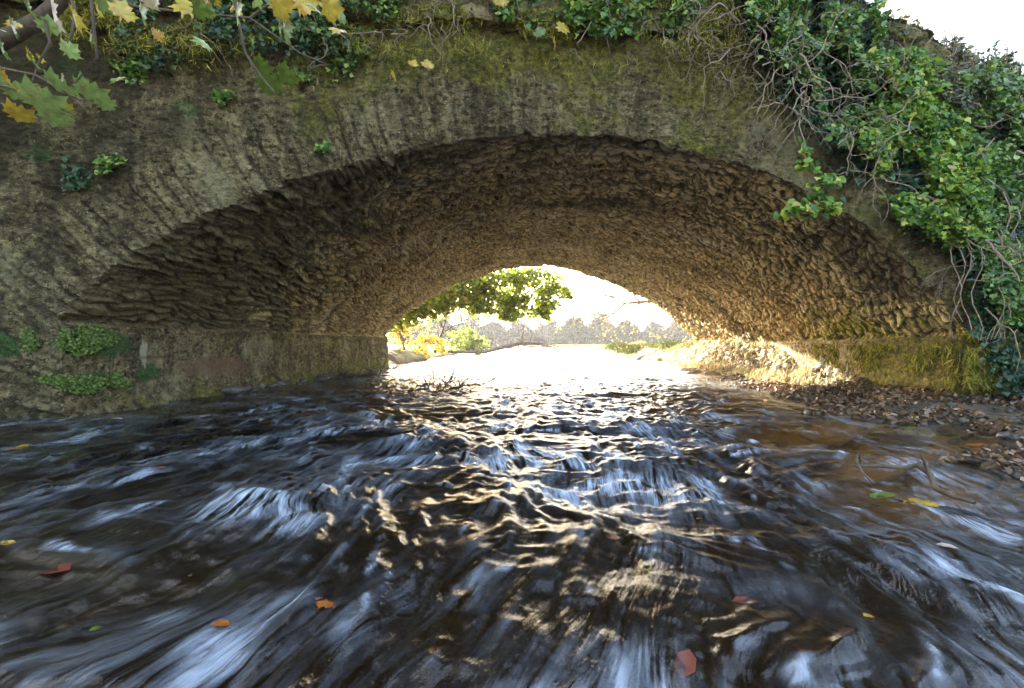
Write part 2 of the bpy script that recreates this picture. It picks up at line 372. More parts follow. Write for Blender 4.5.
# ------------------------------------------------------------------ the bridge
near_px = [(50, 322), (75, 298), (105, 271), (130, 253), (160, 236), (205, 214), (262, 191), (320, 171), (380, 155), (430, 144), (480, 137), (540, 133.5), (600, 134), (650, 138), (700, 150), (750, 165), (797, 184), (825, 197), (850, 211), (885, 238), (915, 268), (945, 300), (975, 335)]
far_px = [(385, 338), (391, 329), (400, 319), (425, 302), (450, 288), (477, 277), (510, 269), (545, 266), (570, 271), (600, 280), (625, 290), (647, 301), (669, 316), (690, 337), (700, 346)]
def profile(px, P, n_arc, n_wall, zb=-1.3):
    pts = np.array([on_plane(a, b, P) for a, b in px])
    L = np.r_[0, np.cumsum(np.linalg.norm(np.diff(pts, axis=0), axis=1))]
    s = np.linspace(0, L[-1], n_arc)
    # smooth curve through the points
    arc = np.stack([np.interp(s, L, pts[:, k]) for k in range(3)], 1)
    ker = int(n_arc*.035); kk = np.hanning(2*ker+3)[1:-1]; kk /= kk.sum()
    pad = np.concatenate([2*arc[0]-arc[1:ker+1][::-1], arc, 2*arc[-1]-arc[-ker-1:-1][::-1]])
    arc = np.stack([np.convolve(pad[:, k], kk, 'valid') for k in range(3)], 1)
    wl = np.linspace(0, 1, n_wall, endpoint=False)[:, None]
    a0 = np.array([arc[0][0], arc[0][1], zb]); b0 = np.array([arc[-1][0], arc[-1][1], zb])
    left = a0+(arc[0]-a0)*wl; right = b0+(arc[-1]-b0)*wl
    return np.concatenate([left, arc, right[::-1]])
NA, NW = 860, 110
PN = profile(near_px, NEAR, NA, NW); PF = profile(far_px, FARP, NA, NW); NS = len(PN)
isarc = np.zeros(NS); isarc[NW:NW+NA] = 1
S = np.r_[0, np.cumsum(np.linalg.norm(np.diff(PN, axis=0), axis=1))]
SL = S[NW]; SR = S[NW+NA-1]; SM = (SL+SR)/2         # springing lines and crown, in metres along the section
CEN = np.array([-.05, 0, -3.1])
def nin(P):                                 # inward normal of the section (towards the river)
    T = np.gradient(P, axis=0); n = np.stack([T[:, 2], T[:, 0]*0, -T[:, 0]], 1); n /= np.linalg.norm(n, axis=1)[:, None]
    k = np.hanning(31); k /= k.sum(); n = np.stack([np.convolve(np.pad(n[:, q], 15, 'edge'), k, 'valid') for q in range(3)], 1)
    return n/np.linalg.norm(n, axis=1)[:, None]
NI = nin(PN)
fn = np.array([NEAR[3]-NEAR[1], -(NEAR[2]-NEAR[0]), 0]); fn /= np.linalg.norm(fn)      # face normal, towards the camera

bridge = thing('stone_bridge', 'old mossy stone arch bridge spanning the river', 'bridge', (0, 7, WZ))
def bpart(name, me, mat, smooth=True):
    o = link(name, me, mat, None, smooth=smooth); o.parent = bridge; o.matrix_parent_inverse = bridge.matrix_basis.inverted() if False else Matrix.Translation(-Vector(bridge.location))
    return o

def intrados(s, y):                         # inward relief and attributes as a function of section metre s, depth y
    wob = .12*vn(s*1.3, y*.9, 0, 5)+.03*vn(s*6, y*4, 0, 6)
    m_ = sst(.30, .36, (s-SL)/(SR-SL)+.10*vn(s*1.5, y*1.2, 0, 45))     # flat slabs low on the left, squarer rubble over the rest
    A_ = worley((s+wob)/.066, (y+.12*vn(s*5, y*2, 0, 8))/.30, 3, .85)
    B_ = worley((s+wob)/.125, (y+.05*vn(s*4, y*4, 0, 8))/.085, 7, .85)
    f1, f2, cid, ox, oy = [np.where(m_ > .5, q2, q1) for q1, q2 in zip(A_, B_)]
    e = sst(.0, .30, f2-f1)
    tx = (((cid*91.7) % 1)-.5); ty = (((cid*37.3) % 1)-.5)
    vis = .55+.75*sst(-.4, .5, fbm(s*1.1, y*1.1, 0, 44))
    d = e*(.012+.050*cid**1.5)*vis + (ox*(tx*.05+.035)+oy*(ty*.05-.02*m_))*e*vis
    d = d*(1-.35*m_)
    b1, b2, bid, _, _ = worley((s+wob)/.21, y/.42, 31)
    d = d+sst(0, .35, b2-b1)*.05*(bid-.3)
    d = d+.030*fbm(s*2.2, y*1.6, 0, 41)+.016*fbm(s*14, y*10, 0, 47, 4, .65)-.05*sst(.28, .55, fbm(s*4, y*4.5, 0, 48, 3))
    return d, cid, (1-e)
def wallrel(s, y, seed):
    u = s/.20; v = y/.42
    f1, f2, cid, ox, oy = worley(u, v, seed)
    e = sst(0, .18, f2-f1)
    vis = sst(-.1, .35, fbm(s*.9, y*.7, 0, seed+3))
    d = .05+.018*e*vis*(.4+cid)+.030*fbm(s*2, y*1.4, 0, seed+5)+.014*fbm(s*9, y*7, 0, seed+6, 4)
    return d, cid, (1-e)*vis*.8
# depth samples, finer near the mouth
NT_ = 560
tt = (np.exp(np.linspace(0, 1, NT_)*1.25)-1)/(math.exp(1.25)-1)
Sg, Tg = np.meshgrid(S, tt, indexing='ij')
base = PN[:, None, :]*(1-tt[None, :, None])+PF[:, None, :]*tt[None, :, None]
Yg = base[..., 1]
d1, c1, e1 = intrados(Sg, Yg); d2, c2, e2 = wallrel(Sg, Yg, 61)
wallm = 1-(sst(SL-.03, SL+.03, Sg+.03*vn(Yg*3, Sg*0, 0, 9))*(1-sst(SR-.03, SR+.03, Sg)))
# the left side wall stands a little proud of the vault
d = d1*(1-wallm)+(d2+.02)*wallm; cellv = np.where(wallm > .5, c2, c1); crev = np.where(wallm > .5, e2, e1)
# swelling of loose boulders at the foot of the walls
foot = sst(WZ+.25, WZ-.15, base[..., 2])*wallm
d = d+foot*(.05+.08*np.clip(fbm(Sg*3, Yg*2.2, 0, 77), -.3, 1))
d = d*(1-.6*np.exp(-Tg*7.5/.14)*(1-wallm))
# ---- front face relief along radial lines
def face_uv(P): return P[..., 0]
def facerel(s, r, X, Z):
    # thin radial slabs of the arch ring
    wid = .135; q = s/wid+.9*vn(s*2.1, s*0, 0, 21)+.30*vn(s*3, r*4, 0, 22); k = np.floor(q); fr = q-k
    kid = _h(k, k*0, k*0, 5); j = np.minimum(fr, 1-fr)*wid
    ringlen = .46+.20*(_h(k, k*0+3, k*0, 9)-.3)
    inr = 1-sst(ringlen-.02, ringlen+.02, r)
    er = np.clip(1-sst(.006, .022, j)+0, 0, 1)
    left = sst(1.0, -2.0, X)*.75+.35
    wv = left*sst(-.5, .25, fbm(s*1.1, r*1.2, 0, 23)+.15)
    ring = (.022*(kid-.4) - er*.014 + (.018)*fbm(s*11, r*2.2, 0, 24, 4, .6))*wv
    f1, f2, cid, ox, oy = worley(X/.34+.2*vn(X*2, Z*2, 0, 71), Z/.19+.2*vn(X*2, Z*2, 0, 72), 12)
    e = sst(0, .16, f2-f1); ww = .35+.65*sst(-.2, .4, fbm(X*.7, Z*.9, 0, 26))
    wall = (.012*e*(.3+cid)-.010)*ww*sst(-.1, .5, fbm(X*1.7+5, Z*2, 0, 29))
    d = ring*inr+wall*(1-inr)
    d = d+.035*fbm(X*1.5, Z*1.5, 0, 27)+.030*fbm(X*5, Z*7, 0, 28, 6, .65)+.012*fbm(X*18, Z*26, 0, 36, 3, .6)
    return d, np.where(inr > .5, kid, cid*.6+.2), np.where(inr > .5, er*wv*.6, 0*e), inr
dirv = PN-CEN; dirv[:, 1] = 0; dirv /= np.linalg.norm(dirv, axis=1)[:, None]
fl = sst(0, 1, (np.arange(NS))/NW)[:, None]*(np.arange(NS) < NS/2)[:, None]+sst(0, 1, (NS-1-np.arange(NS))/NW)[:, None]*(np.arange(NS) >= NS/2)[:, None]
side = np.where(np.arange(NS) < NS/2, -1.0, 1.0)[:, None]*np.array([[1.0, 0, 0]])
dirv = dirv*fl+side*(1-fl); dirv /= np.linalg.norm(dirv, axis=1)[:, None]
TOPZ = 2.78; XL, XR = -9.0, 8.0
rmax = np.full(NS, 1e9)
with np.errstate(divide='ignore', invalid='ignore'):
    for lim, ax in ((XL, 0), (XR, 0), (TOPZ, 2), (-1.5, 2)):
        t = (lim-PN[:, ax])/dirv[:, ax]; t = np.where((t > 1e-6), t, 1e9); rmax = np.minimum(rmax, t)
NR = 300
rr = np.linspace(0, 1, NR)**1.35
Rg = rmax[:, None]*rr[None, :]
fX = PN[:, None, 0]+dirv[:, None, 0]*Rg; fZ = PN[:, None, 2]+dirv[:, None, 2]*Rg
def planeY(X, P=NEAR): return P[1]+(X-P[0])*(P[3]-P[1])/(P[2]-P[0])
fZ = np.minimum(fZ, 2.78-.45*sst(2.9, 4.3, fX)-.3*sst(4.3, 7, fX)+.02*vn(fX*4, fX*0, 0, 2))
fB = np.stack([fX, planeY(fX), fZ], -1)
Sf = np.repeat(S[:, None], NR, 1)
df, cf, ef, inr = facerel(Sf, Rg, fX, fZ)
# lower-left: the face swells into the rendered abutment
edge = np.exp(-Rg/.10)
din0 = d[:, 0]
# erode the arris
ero = .03+.03*np.clip(fbm(S*2.6, S*0, 0, 91), -.5, 1)
df = df-edge*ero[:, None]
Vf = fB+fn[None, None]*df[..., None]+NI[:, None, :]*(din0[:, None]*edge)[..., None]
# barrel
fade = np.exp(-(tt[None, :]*7.2)/.12)
Vb = base+NI[:, None, :]*d[..., None]+fn[None, None]*(df[:, 0][:, None]*fade)[..., None]
# algae & moss weights of the vault, the moss partly painted glow
sl = (Sg-SL)/(SR-SL)                                  # 0 left springing .. 1 right
dist = Tg*7.5
algae = .22*sst(.55, .15, sl)+(.95-.25*sst(.55, .66, sl)*sst(.80, .72, sl))*np.exp(-dist/(.40+1.4*sst(.55, .1, sl)+.25*sst(.7, .9, sl)))+.35*sst(.3, .0, sl)*np.exp(-dist/4)+.28*sst(.72, .84, sl)*sst(3, .5, dist)
algae = np.where(sl > .95, algae*.4, algae)
moss = .50*sst(.86, 1.0, sl)*sst(4.0, 1.0, dist)+.25*sst(.25, .0, sl)*np.exp(-dist/3)+.30*np.exp(-((sl-.70)/.09)**2)*sst(4.2, 7, dist)+.20*sst(.58, .75, sl)*sst(.6, 1.6, dist)  # last term paints the golden bounce glow as extra moss on the right
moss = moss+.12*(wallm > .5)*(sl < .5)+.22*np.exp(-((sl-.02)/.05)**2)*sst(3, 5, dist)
uvm = np.stack([Sg, Yg, Sg*0], -1)
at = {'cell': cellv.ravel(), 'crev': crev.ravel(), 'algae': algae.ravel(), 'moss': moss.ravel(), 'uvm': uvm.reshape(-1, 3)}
V = Vb.reshape(-1, 3)
def cut(i0, i1, V, nv, at, name, mat):
    msk = np.zeros((NS-1, nv-1), bool); msk[i0:i1] = True
    f = gridf(NS, nv, msk); v, f, a = compact(V, f, at); return bpart(name, mesh_np(name, v, f[:, ::-1], a), mat)
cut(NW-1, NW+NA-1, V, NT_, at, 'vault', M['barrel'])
# side walls of the passage: same material family as the face
def wall_attrs(Vx, s_, y_, left):
    X, Y, Z = Vx[..., 0], Vx[..., 1], Vx[..., 2]
    def blob(y0, z0, ry, rz): return np.clip(1.15-np.hypot((Y-y0)/ry, (Z-z0)/rz), 0, 1)
    if left:
        gr = np.maximum.reduce([blob(3.62, -.02, .34, .17), blob(3.45, -.33, .42, .13), blob(3.2, -.05, .12, .14), blob(4.0, -.29, .18, .14), blob(3.32, -.02, .12, .14)])
        pk = blob(4.9, -.27, .9, .2); wh = np.maximum(blob(3.95, -.1, .07, .25), .6*blob(5.4, -.05, .15, .25))
        mo = .24+.20*sst(5.5, 8, Y)+.2*sst(-.25, -.6, Z); dm = .35*sst(-.33, -.6, Z)+.02; wh = np.maximum(wh, .22)
    else:
        gr = Z*0; pk = Z*0; wh = .85*sst(6.6, 8, Y)  # whitened towards the far end, painting up the sunlit stretch
        mo = .62*sst(7.5, 5.5, Y); dm = .5*sst(-.25, -.5, Z)*sst(7, 5.5, Y)
    return {'green': gr.ravel(), 'pink': pk.ravel(), 'white': wh.ravel(), 'moss': mo.ravel(), 'damp': dm.ravel()}
for left, (i0, i1), nm in ((True, (0, NW-1), 'side_wall'), (False, (NW+NA-1, NS-1), 'side_wall')):
    a = {'cell': at['cell'], 'crev': at['crev']}; a.update(wall_attrs(Vb, Sg, Yg, left)); cut(i0, i1, V, NT_, a, nm, M['face'])
# front face split in ring and spandrel
fXw, fZw = Vf[..., 0], Vf[..., 2]
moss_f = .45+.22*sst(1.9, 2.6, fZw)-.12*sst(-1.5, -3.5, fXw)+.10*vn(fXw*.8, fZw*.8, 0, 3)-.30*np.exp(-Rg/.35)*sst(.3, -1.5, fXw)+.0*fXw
damp_shade_f = .10+.56*sst(-.8, -3.4, fXw+.45*(fZw-1.5))+.55*np.exp(-((fXw-2.9)/.55)**2)*sst(1.2, 2.2, fZw)-.50*np.exp(-(Rg/.55)**2)  # besides damp, paints canopy shade at left and ivy shadow at right
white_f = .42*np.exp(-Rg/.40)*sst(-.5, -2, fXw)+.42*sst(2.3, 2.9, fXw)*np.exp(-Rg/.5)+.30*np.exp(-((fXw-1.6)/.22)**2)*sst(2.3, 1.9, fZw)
damp_shade_f = damp_shade_f*(.25+.75*sst(.05, .45, fZw))+.35*sst(-.3, -.6, fZw)
moss_f = moss_f+.30*sst(.2, -.1, fZw)*(fXw > 2)
def fb(x0, z0, rx, rz): return np.clip(1.15-np.hypot((fXw-x0)/rx, (fZw-z0)/rz), 0, 1)
green_f = np.maximum.reduce([fb(-4.35, -.02, .2, .15), .7*fb(-4.1, 1.5, .25, .2), .7*fb(-3.9, 2.2, .3, .2), .6*fb(-3.0, 1.9, .25, .2)])
af = {'cell': cf.ravel(), 'crev': ef.ravel(), 'moss': moss_f.ravel(), 'damp': damp_shade_f.ravel(), 'white': white_f.ravel(), 'green': green_f.ravel(), 'pink': (.15+.2*sst(-2.2, -4.2, fXw)).ravel(), 'uvm': np.stack([Sf, Rg, Sf*0], -1).reshape(-1, 3), 'ringm': (np.exp(-(Rg/.55)**3)*(.45+.55*sst(1, -2, fXw))).ravel()}
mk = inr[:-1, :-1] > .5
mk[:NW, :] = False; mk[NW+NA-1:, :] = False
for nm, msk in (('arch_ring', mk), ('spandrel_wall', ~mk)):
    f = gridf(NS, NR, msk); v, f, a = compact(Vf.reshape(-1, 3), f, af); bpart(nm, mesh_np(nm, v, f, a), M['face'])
# far face (plain, seen from the side only)
dirF = dirv; NR2 = 24
fx = PF[:, None, 0]+dirF[:, None, 0]*(rmax[:, None]*np.linspace(0, 1, NR2)[None]); fz = PF[:, None, 2]+dirF[:, None, 2]*(rmax[:, None]*np.linspace(0, 1, NR2)[None])
fz = np.minimum(fz, TOPZ)
VF = np.stack([fx, planeY(fx, FARP), fz], -1); n_ = VF.shape[0]*NR2
bpart('spandrel_wall', mesh_np('spandrel_wall', VF.reshape(-1, 3), gridf(NS, NR2)[:, ::-1], {'cell': rng.random(n_), 'moss': np.full(n_, .3)}), M['face'])

# string course: irregular long stones a little proud of the face
def boxgrid(x0, x1, z0, z1, dep, P, seed, out):        # a rounded, roughened stone on the face plane
    nx, nz, ny = max(4, int((x1-x0)/.035)), max(4, int((z1-z0)/.03)), max(3, int(dep/.05))
    V = []; Fc = []
    u = np.linspace(0, 1, nx); w = np.linspace(0, 1, nz); q = np.linspace(0, 1, ny)
    def face(f, A, B, flip=False):
        g = np.array([[f(a, b) for b in B] for a in A]); off = sum(len(v) for v in V)
        V.append(g.reshape(-1, 3)); ff = gridf(len(A), len(B))+off; Fc.append(ff[:, ::-1] if flip else ff)
    face(lambda a, b: (a, 0, b), u, w, ); face(lambda a, b: (a, b, 1), u, q); face(lambda a, b: (a, b, 0), u, q, True)
    face(lambda a, b: (0, a, b), q, w, True); face(lambda a, b: (1, a, b), q, w)
    Vv = np.concatenate(V); ff = np.concatenate(Fc)
    x = x0+(x1-x0)*Vv[:, 0]; z = z0+(z1-z0)*Vv[:, 2]; yy = Vv[:, 1]*dep
    # round the arrises
    rx = np.minimum(Vv[:, 0], 1-Vv[:, 0])*(x1-x0); rz = np.minimum(Vv[:, 2], 1-Vv[:, 2])*(z1-z0)
    yy = yy+.035*np.exp(-rx/.025)+.03*np.exp(-rz/.025)
    n = .03*fbm(x*5+seed, z*7+yy*5, 0, seed % 97)+.014*fbm(x*19, z*19+yy*15, 0, seed % 89, 3)
    z = z+n*.8; yy = yy-n
    Y = planeY(x, P)+fn[1]*(-yy)*1.0
    out.append((np.stack([x+fn[0]*(-yy), Y, z], 1), ff, np.full(len(x), (seed*.137) % 1)))
def joinout(out):
    V = []; Fc = []; A = []; o = 0
    for v, f, a in out: V.append(v); Fc.append(f+o); A.append(a); o += len(v)
    return np.concatenate(V), np.concatenate(Fc), np.concatenate(A)
random.seed(3); out = []; x = XL
k = 0
while x < 2.7:
    L = random.uniform(.35, .95); dz = random.uniform(-.02, .02)
    boxgrid(x+.01, x+L-.015, 2.655+dz, 2.79+dz, -.16-random.uniform(0, .05), NEAR, 100+k, out); x += L; k += 1
# stones sit from 5 cm inside the wall to ~15 cm proud
V, Fc, A = joinout(out)
V[:, :2] += (fn[:2]*(-.125))[None]
V, Fc, A = V, Fc, A
def mossattr(V, A, m0, d0=0.0): return {'cell': A, 'moss': m0+.15*vn(V[:, 0]*1.3, V[:, 2]*2, 0, 4), 'damp': d0+.45*sst(-1.9, -4.2, V[:, 0])}  # darkening to the left paints canopy shade into the stones
# parapet: grid sheet with thickness
px_ = np.linspace(XL, XR, 1100); topz = 3.85-.95*sst(1.9, 2.9, px_)-.70*sst(3.0, 4.4, px_)+.05*vn(px_*3, px_*0, 0, 66)+.03*vn(px_*9, px_*0, 0, 67)
secn = 110
w = np.linspace(0, 1, secn)
fr_ = w < .78; wz = np.clip(w/.78, 0, 1); wy = np.clip((w-.78)/.22, 0, 1)
PX, WZg = np.meshgrid(px_, wz, indexing='ij'); _, WYg = np.meshgrid(px_, wy, indexing='ij')
PZ = 2.2+(topz[:, None]-2.2)*WZg
PZ = np.where(PX < 2.9, 2.66, 2.2)+(topz[:, None]-np.where(PX < 2.9, 2.66, 2.2))*WZg
f1, f2, cid, ox, oy = worley(PX/.36+.2*vn(PX*2, PZ*2, 0, 81), PZ/.17, 15); e = sst(0, .22, f2-f1)
rel = .03+.05*e*(.2+cid)+.05*fbm(PX*2, PZ*2, 0, 83)+.022*fbm(PX*9, PZ*7, 0, 84, 4)-.06*np.exp(-(topz[:, None]-PZ)/.06)*(WYg < .01)
PYy = planeY(PX)+.40*WYg
Vp = np.stack([PX+fn[0]*rel*(1-WYg), PYy+fn[1]*rel*(1-WYg), PZ+.04*fbm(PX*3, WYg*3, 0, 85)*WYg], -1).reshape(-1, 3)
apx = {'cell': cid.ravel(), 'crev': (1-e).ravel()*.6, 'moss': (.52+.1*vn(PX, PZ, 0, 86)).ravel(), 'damp': (.5*sst(-2.0, -4.2, PX)+.5*np.exp(-((PX-2.9)/.7)**2)).ravel(), 'white': (PX*0).ravel()}  # dark left end and right spot paint canopy shade and ivy shadow
bpart('parapet', mesh_np('parapet', Vp, gridf(len(px_), secn), apx), M['face'])
bpart('string_course', mesh_np('string_course', V, Fc[:, ::-1], mossattr(V, A, .50)), M['face'])
# road deck closing the body, and the far parapet
dk = []
xs_ = [XL, 2.6, 4.3, XR]; zs_ = [2.72, 2.68, 2.1, 1.6]
v = [(x, planeY(x)+.1, z) for x, z in zip(xs_, zs_)]+[(x, planeY(x, FARP), min(z, 2.66)) for x, z in zip(xs_, zs_)]
dk = mesh_np('deck', np.array(v), np.array([(i, i+1, i+5, i+4) for i in range(3)]), {'cell': np.full(8, .5)})
bpart('deck', dk, M['face'], False)
fp = []
nfx = np.linspace(XL, XR, 200); v = []
for x in nfx:
    y = planeY(x, FARP); z = 3.7-.9*float(sst(3, 5, x))+.04*float(vs(x*3., 0.0, 0, 4)); v += [(x, y, 2.5), (x, y, z), (x, y-.4, z), (x, y-.4, 2.5)]
bpart('parapet', mesh_np('parapet', np.array(v), gridf(200, 4), {'cell': rng.random(800), 'moss': np.full(800, .4)}), M['face'], False)

# ------------------------------------------------------------------ terrain
def center(y): return -1.3*sst(13, 18, y)-1.6*sst(18, 27, y)-6*sst(28, 60, y)
def terrain(x, y):
    x = np.asarray(x, float); y = np.asarray(y, float)+x*0
    c = center(y); hw = 4.15-.6*sst(13, 17, y)-1.0*sst(17, 26, y)
    a = np.abs(x-c)
    bed = -.98+.33*sst(.6, 2.6, x)*sst(14, 11, y)*sst(.2, 1.6, y)+.045*fbm(x*2.2, y*2.2, 0, 6)+.02*fbm(x*8, y*8, 0, 7)
    # debris bar on the right
    bar = sst(2.1, 3.3, x+.35*vn(y*1.1, y*0, 0, 15))*sst(3.5, 4.9, y)*sst(13.5, 12, y)
    bed = bed+.09*sst(1.3, 1.9, x)*sst(1.2, 1.8, y)*sst(5, 4, y)*sst(.05, .5, fbm(x*2.2, y*2.6, 0, 37))
    bed = bed+bar*(.085+.06*sst(3.0, 3.9, x)+.10*fbm(x*2.3, y*1.7, 0, 16))
    # rubble footing along the right wall, further in
    ft = sst(3.75, 4.05, x+.25*sst(6, 10, y)+.10*vn(y*2, y*0, 0, 19)+.25)*sst(4.5, 7.5, y)*sst(14, 13, y)
    bed = bed+ft*(.22+.34*sst(6.0, 10, y))+ft*.09*fbm(x*6, y*5, 0, 17)
    lf = sst(-3.55, -3.95, x+.12*vn(y*2, y*0, 0, 18))*sst(3.5, 5, y)*sst(13, 11, y); bed = bed+lf*(.40+.06*fbm(x*7, y*7, 0, 20))
    bank = WZ+.05+.30*sst(hw, hw+1.0, a)+.12*fbm(x*1.2, y*1.2, 0, 8)+.05*fbm(x*4, y*4, 0, 9)
    t = sst(hw-.35, hw+.35, a)
    z = bed*(1-t)+bank*t
    # road embankment each side of the bridge, and the wooded near banks
    nb = sst(-20, 3, y)*sst(planeY(x, FARP)+3.5, planeY(x, FARP)+.3, y)
    emb = sst(4.7, 8.4, np.abs(x))*np.where(y < planeY(x), sst(-3, 3.3, y)*.75+.25, 1.0)
    up = np.where(y < planeY(x, FARP)+4, emb, 0)
    z = z*(1-up)+(2.55)*up*np.where(y > planeY(x, FARP)-.2, nb, 1) + up*(1-np.where(y > planeY(x, FARP)-.2, nb, 1))*(-.2)
    far = sst(25, 90, np.hypot(x, y))
    z = z-.0*far
    return z
def axis(a, b, core0, core1, dcore, nout):
    core = np.arange(core0, core1, dcore); L = core0-(np.geomspace(dcore, core0-a, nout))[::-1]; Rr = core1+np.geomspace(dcore, b-core1, nout)
    return np.concatenate([L, core, Rr])
gx = axis(-260, 260, -6, 6, .06, 70); gy = axis(-200, 320, -.5, 16, .06, 110)
GX, GY = np.meshgrid(gx, gy, indexing='ij'); GZ = terrain(GX, GY)
def tz(x, y):                              # ground height looked up on the sheet
    i = min(max(int(np.searchsorted(gx, x))-1, 0), len(gx)-2); j = min(max(int(np.searchsorted(gy, y))-1, 0), len(gy)-2)
    a = (x-gx[i])/(gx[i+1]-gx[i]); b = (y-gy[j])/(gy[j+1]-gy[j])
    return float((GZ[i, j]*(1-a)+GZ[i+1, j]*a)*(1-b)+(GZ[i, j+1]*(1-a)+GZ[i+1, j+1]*a)*b)
sand_bounce = sst(1.2, 1.9, GX)*sst(1.8, 2.6, GY)*sst(.2, .6, .55+.8*fbm(GX*1.0, GY*1.6, 0, 33))*sst(14, 12, GY)
sand_bounce = np.maximum(sand_bounce, .9*sst(5.0, 6.5, GY)*sst(16, 14, GY))  # golden bed added under the arch to bounce sun into the vault
me = mesh_np('ground', np.stack([GX, GY, GZ], -1).reshape(-1, 3), gridf(len(gx), len(gy)), {'sand_bounce': sand_bounce.ravel()})
link('ground', me, M['ground'], kind='structure', smooth=True)

# ------------------------------------------------------------------ water
def waves(X, Y):
    px = X+.30*vn(X*.9, Y*.7, 0, 101)+.12*vn(X*2.3, Y*1.7, 0, 102)
    calm = 1-.80*sst(1.4, 2.6, X)*sst(1.6, 3.0, Y)-.45*sst(-2.2, -3.6, X)
    calm = calm*(1-.72*sst(7.5, 11, Y))
    big = .034*fbm(px*1.5, Y*1.25, 0, 103, 3)
    nf = sst(2.6, 1.1, Y)                  # long drawn-out tongues close to the camera
    hump = .024*(ridg(px*2.2, Y*1.5, 104, 2)-.45)+(.020-.010*nf)*(ridg(px*4.3+.4*Y, Y*4.2, 114, 3)-.45)
    rdg = .020*(ridg(px*5.2, Y*1.7, 105, 3)-.4)+.010*(ridg(px*11, Y*2.2, 116, 2)-.4)
    fine = .0060*vn(px*17, Y*3.0, 0, 106)+.0030*vn(px*38, Y*5, 0, 107)
    chop = .010*fbm(px*7.5, Y*8.5, 0, 108, 4, .6)*(1-.85*nf)+.006*fbm(px*16, Y*4.5, 0, 109, 3, .6)
    h = ((big+hump)*.9+rdg+fine+chop)*calm
    return h, hump+rdg, calm
nY1, nY2 = 60, 1000
rowY = np.concatenate([np.linspace(-6, .42, nY1, endpoint=False), .42*np.exp(np.linspace(0, math.log(70/.42), nY2))])
NC = 620; sc = np.linspace(-1, 1, NC)
WY = np.repeat(rowY[:, None], NC, 1)
kk = np.clip(2.6/np.maximum(np.abs(rowY), .75)+.02, .05, 3.3)[:, None]
WX = 6.2*np.sinh(kk*sc[None])/np.sinh(kk)+center(WY)
h, crest, calm = waves(WX, WY)
wx_ = WX+.30*vn(WX*.9, WY*.7, 0, 101)+.12*vn(WX*2.3, WY*1.7, 0, 102)
patch = sst(-.22, .42, fbm(wx_*1.5, WY*1.15, 0, 111, 4, .6)+.10*np.exp(-((WX-.1)/1.3)**2)); blob = sst(-.05, .5, fbm(wx_*5.5, WY*2.3, 0, 115, 3))
foam = (.06+.94*patch)*(.20+.80*blob)*(.62+.42*np.exp(-((WX-.1)/1.2)**2))+.55*sst(.010, .030, crest)*(.3+.7*blob)  # extra foam down the middle paints a silvery sheen
foam = foam*(.35+.65*calm)
foam = np.maximum(foam, sst(5.8, 8.0, WY+.5*vn(WX*1.5, WY, 0, 118))*(.25+.75*sst(-.3, .4, fbm(WX*2.2, WY*1.6, 0, 119, 3)))*sst(3.2, 2.4, WX)*sst(-3.9, -3.2, WX))  # white foam added in the sunlit stretch to bounce light into the vault
foam = foam+.9*sst(.30, .55, fbm(wx_*9, WY*5, 0, 121, 3))*sst(.004, .02, crest)*sst(2.2, 1.2, np.abs(WX))
foam = np.clip(foam+.55*np.exp(-((WX-1.15-.35*(WY-1.1))/.16)**2)*sst(2.4, 1.3, WY)*blob, 0, 1)
me = mesh_np('river', np.stack([WX, WY, WZ+h], -1).reshape(-1, 3), gridf(len(rowY), NC)[:, ::-1], {'foam': foam.ravel()})
link('river_water', me, M['water'], kind='structure', smooth=True)
def wz(x, y):
    h, _, _ = waves(np.array([float(x)]), np.array([float(y)])); return WZ+float(h[0])

# ------------------------------------------------------------------ stones
def rock_mesh(seed, sub=2, flat=.6):
    import bmesh
    bm = bmesh.new(); bmesh.ops.create_icosphere(bm, subdivisions=sub, radius=1)
    v = np.array([tuple(q.co) for q in bm.verts]); n = 1+.35*vn(v[:, 0]*1.3+seed, v[:, 1]*1.3, v[:, 2]*1.3, seed)+.15*vn(v[:, 0]*3.1, v[:, 1]*3.1+seed, v[:, 2]*3.1, seed+5)
    for q, k in zip(bm.verts, n): q.co = q.co*float(k); q.co.z *= flat
    me = bpy.data.meshes.new('rock'); bm.to_mesh(me); bm.free(); return me
rocks = [rock_mesh(i*7+1, 2, .45+.1*(i % 4)) for i in range(8)]
def rocks_np(spots, name, mat, label, cat, kind='stuff'):
    Vs = []; Fs = []; o = 0
    for (x, y, z, s, i) in spots:
        me = rocks[i % 8]; v = np.array([tuple(q.co) for q in me.vertices]); f = np.array([tuple(p.vertices) for p in me.polygons])
        a = random.random()*6.3; c_, s_ = math.cos(a), math.sin(a); sx, sy = s*random.uniform(.8, 1.3), s*random.uniform(.6, 1)
        vx = v[:, 0]*sx; vy = v[:, 1]*sy
        Vs.append(np.stack([vx*c_-vy*s_+x, vx*s_+vy*c_+y, v[:, 2]*s+z], 1)); Fs.append(f+o); o += len(v)
    return link(name, mesh_np(name, np.concatenate(Vs), np.concatenate(Fs)), mat, label=label, cat=cat, kind=kind, smooth=True)
random.seed(21)
sp = []
for i in range(2600):
    y = random.uniform(1.8, 8); x = random.uniform(1.5, 4.3) if y < 8 else random.uniform(3.1, 4.0)
    z = (tz(x, y)); s = random.choice([.01, .014, .02, .035])*random.uniform(.7, 1.3)
    if z > WZ-.07: sp.append((x, y, z, s, i))
rocks_np(sp, 'gravel', M['stone'], 'dark wet gravel on the bar below the right wall', 'gravel')
sp = []
for i in range(1500):
    y = random.uniform(6.0, 13.2); x = random.uniform(3.2, 4.0); z = (tz(x, y)); sp.append((x, y, z, random.uniform(.015, .06), i))
rocks_np(sp, 'rubble', M['palestone'], 'pale sunlit rubble heaped along the foot of the right wall', 'rubble')
sp = []
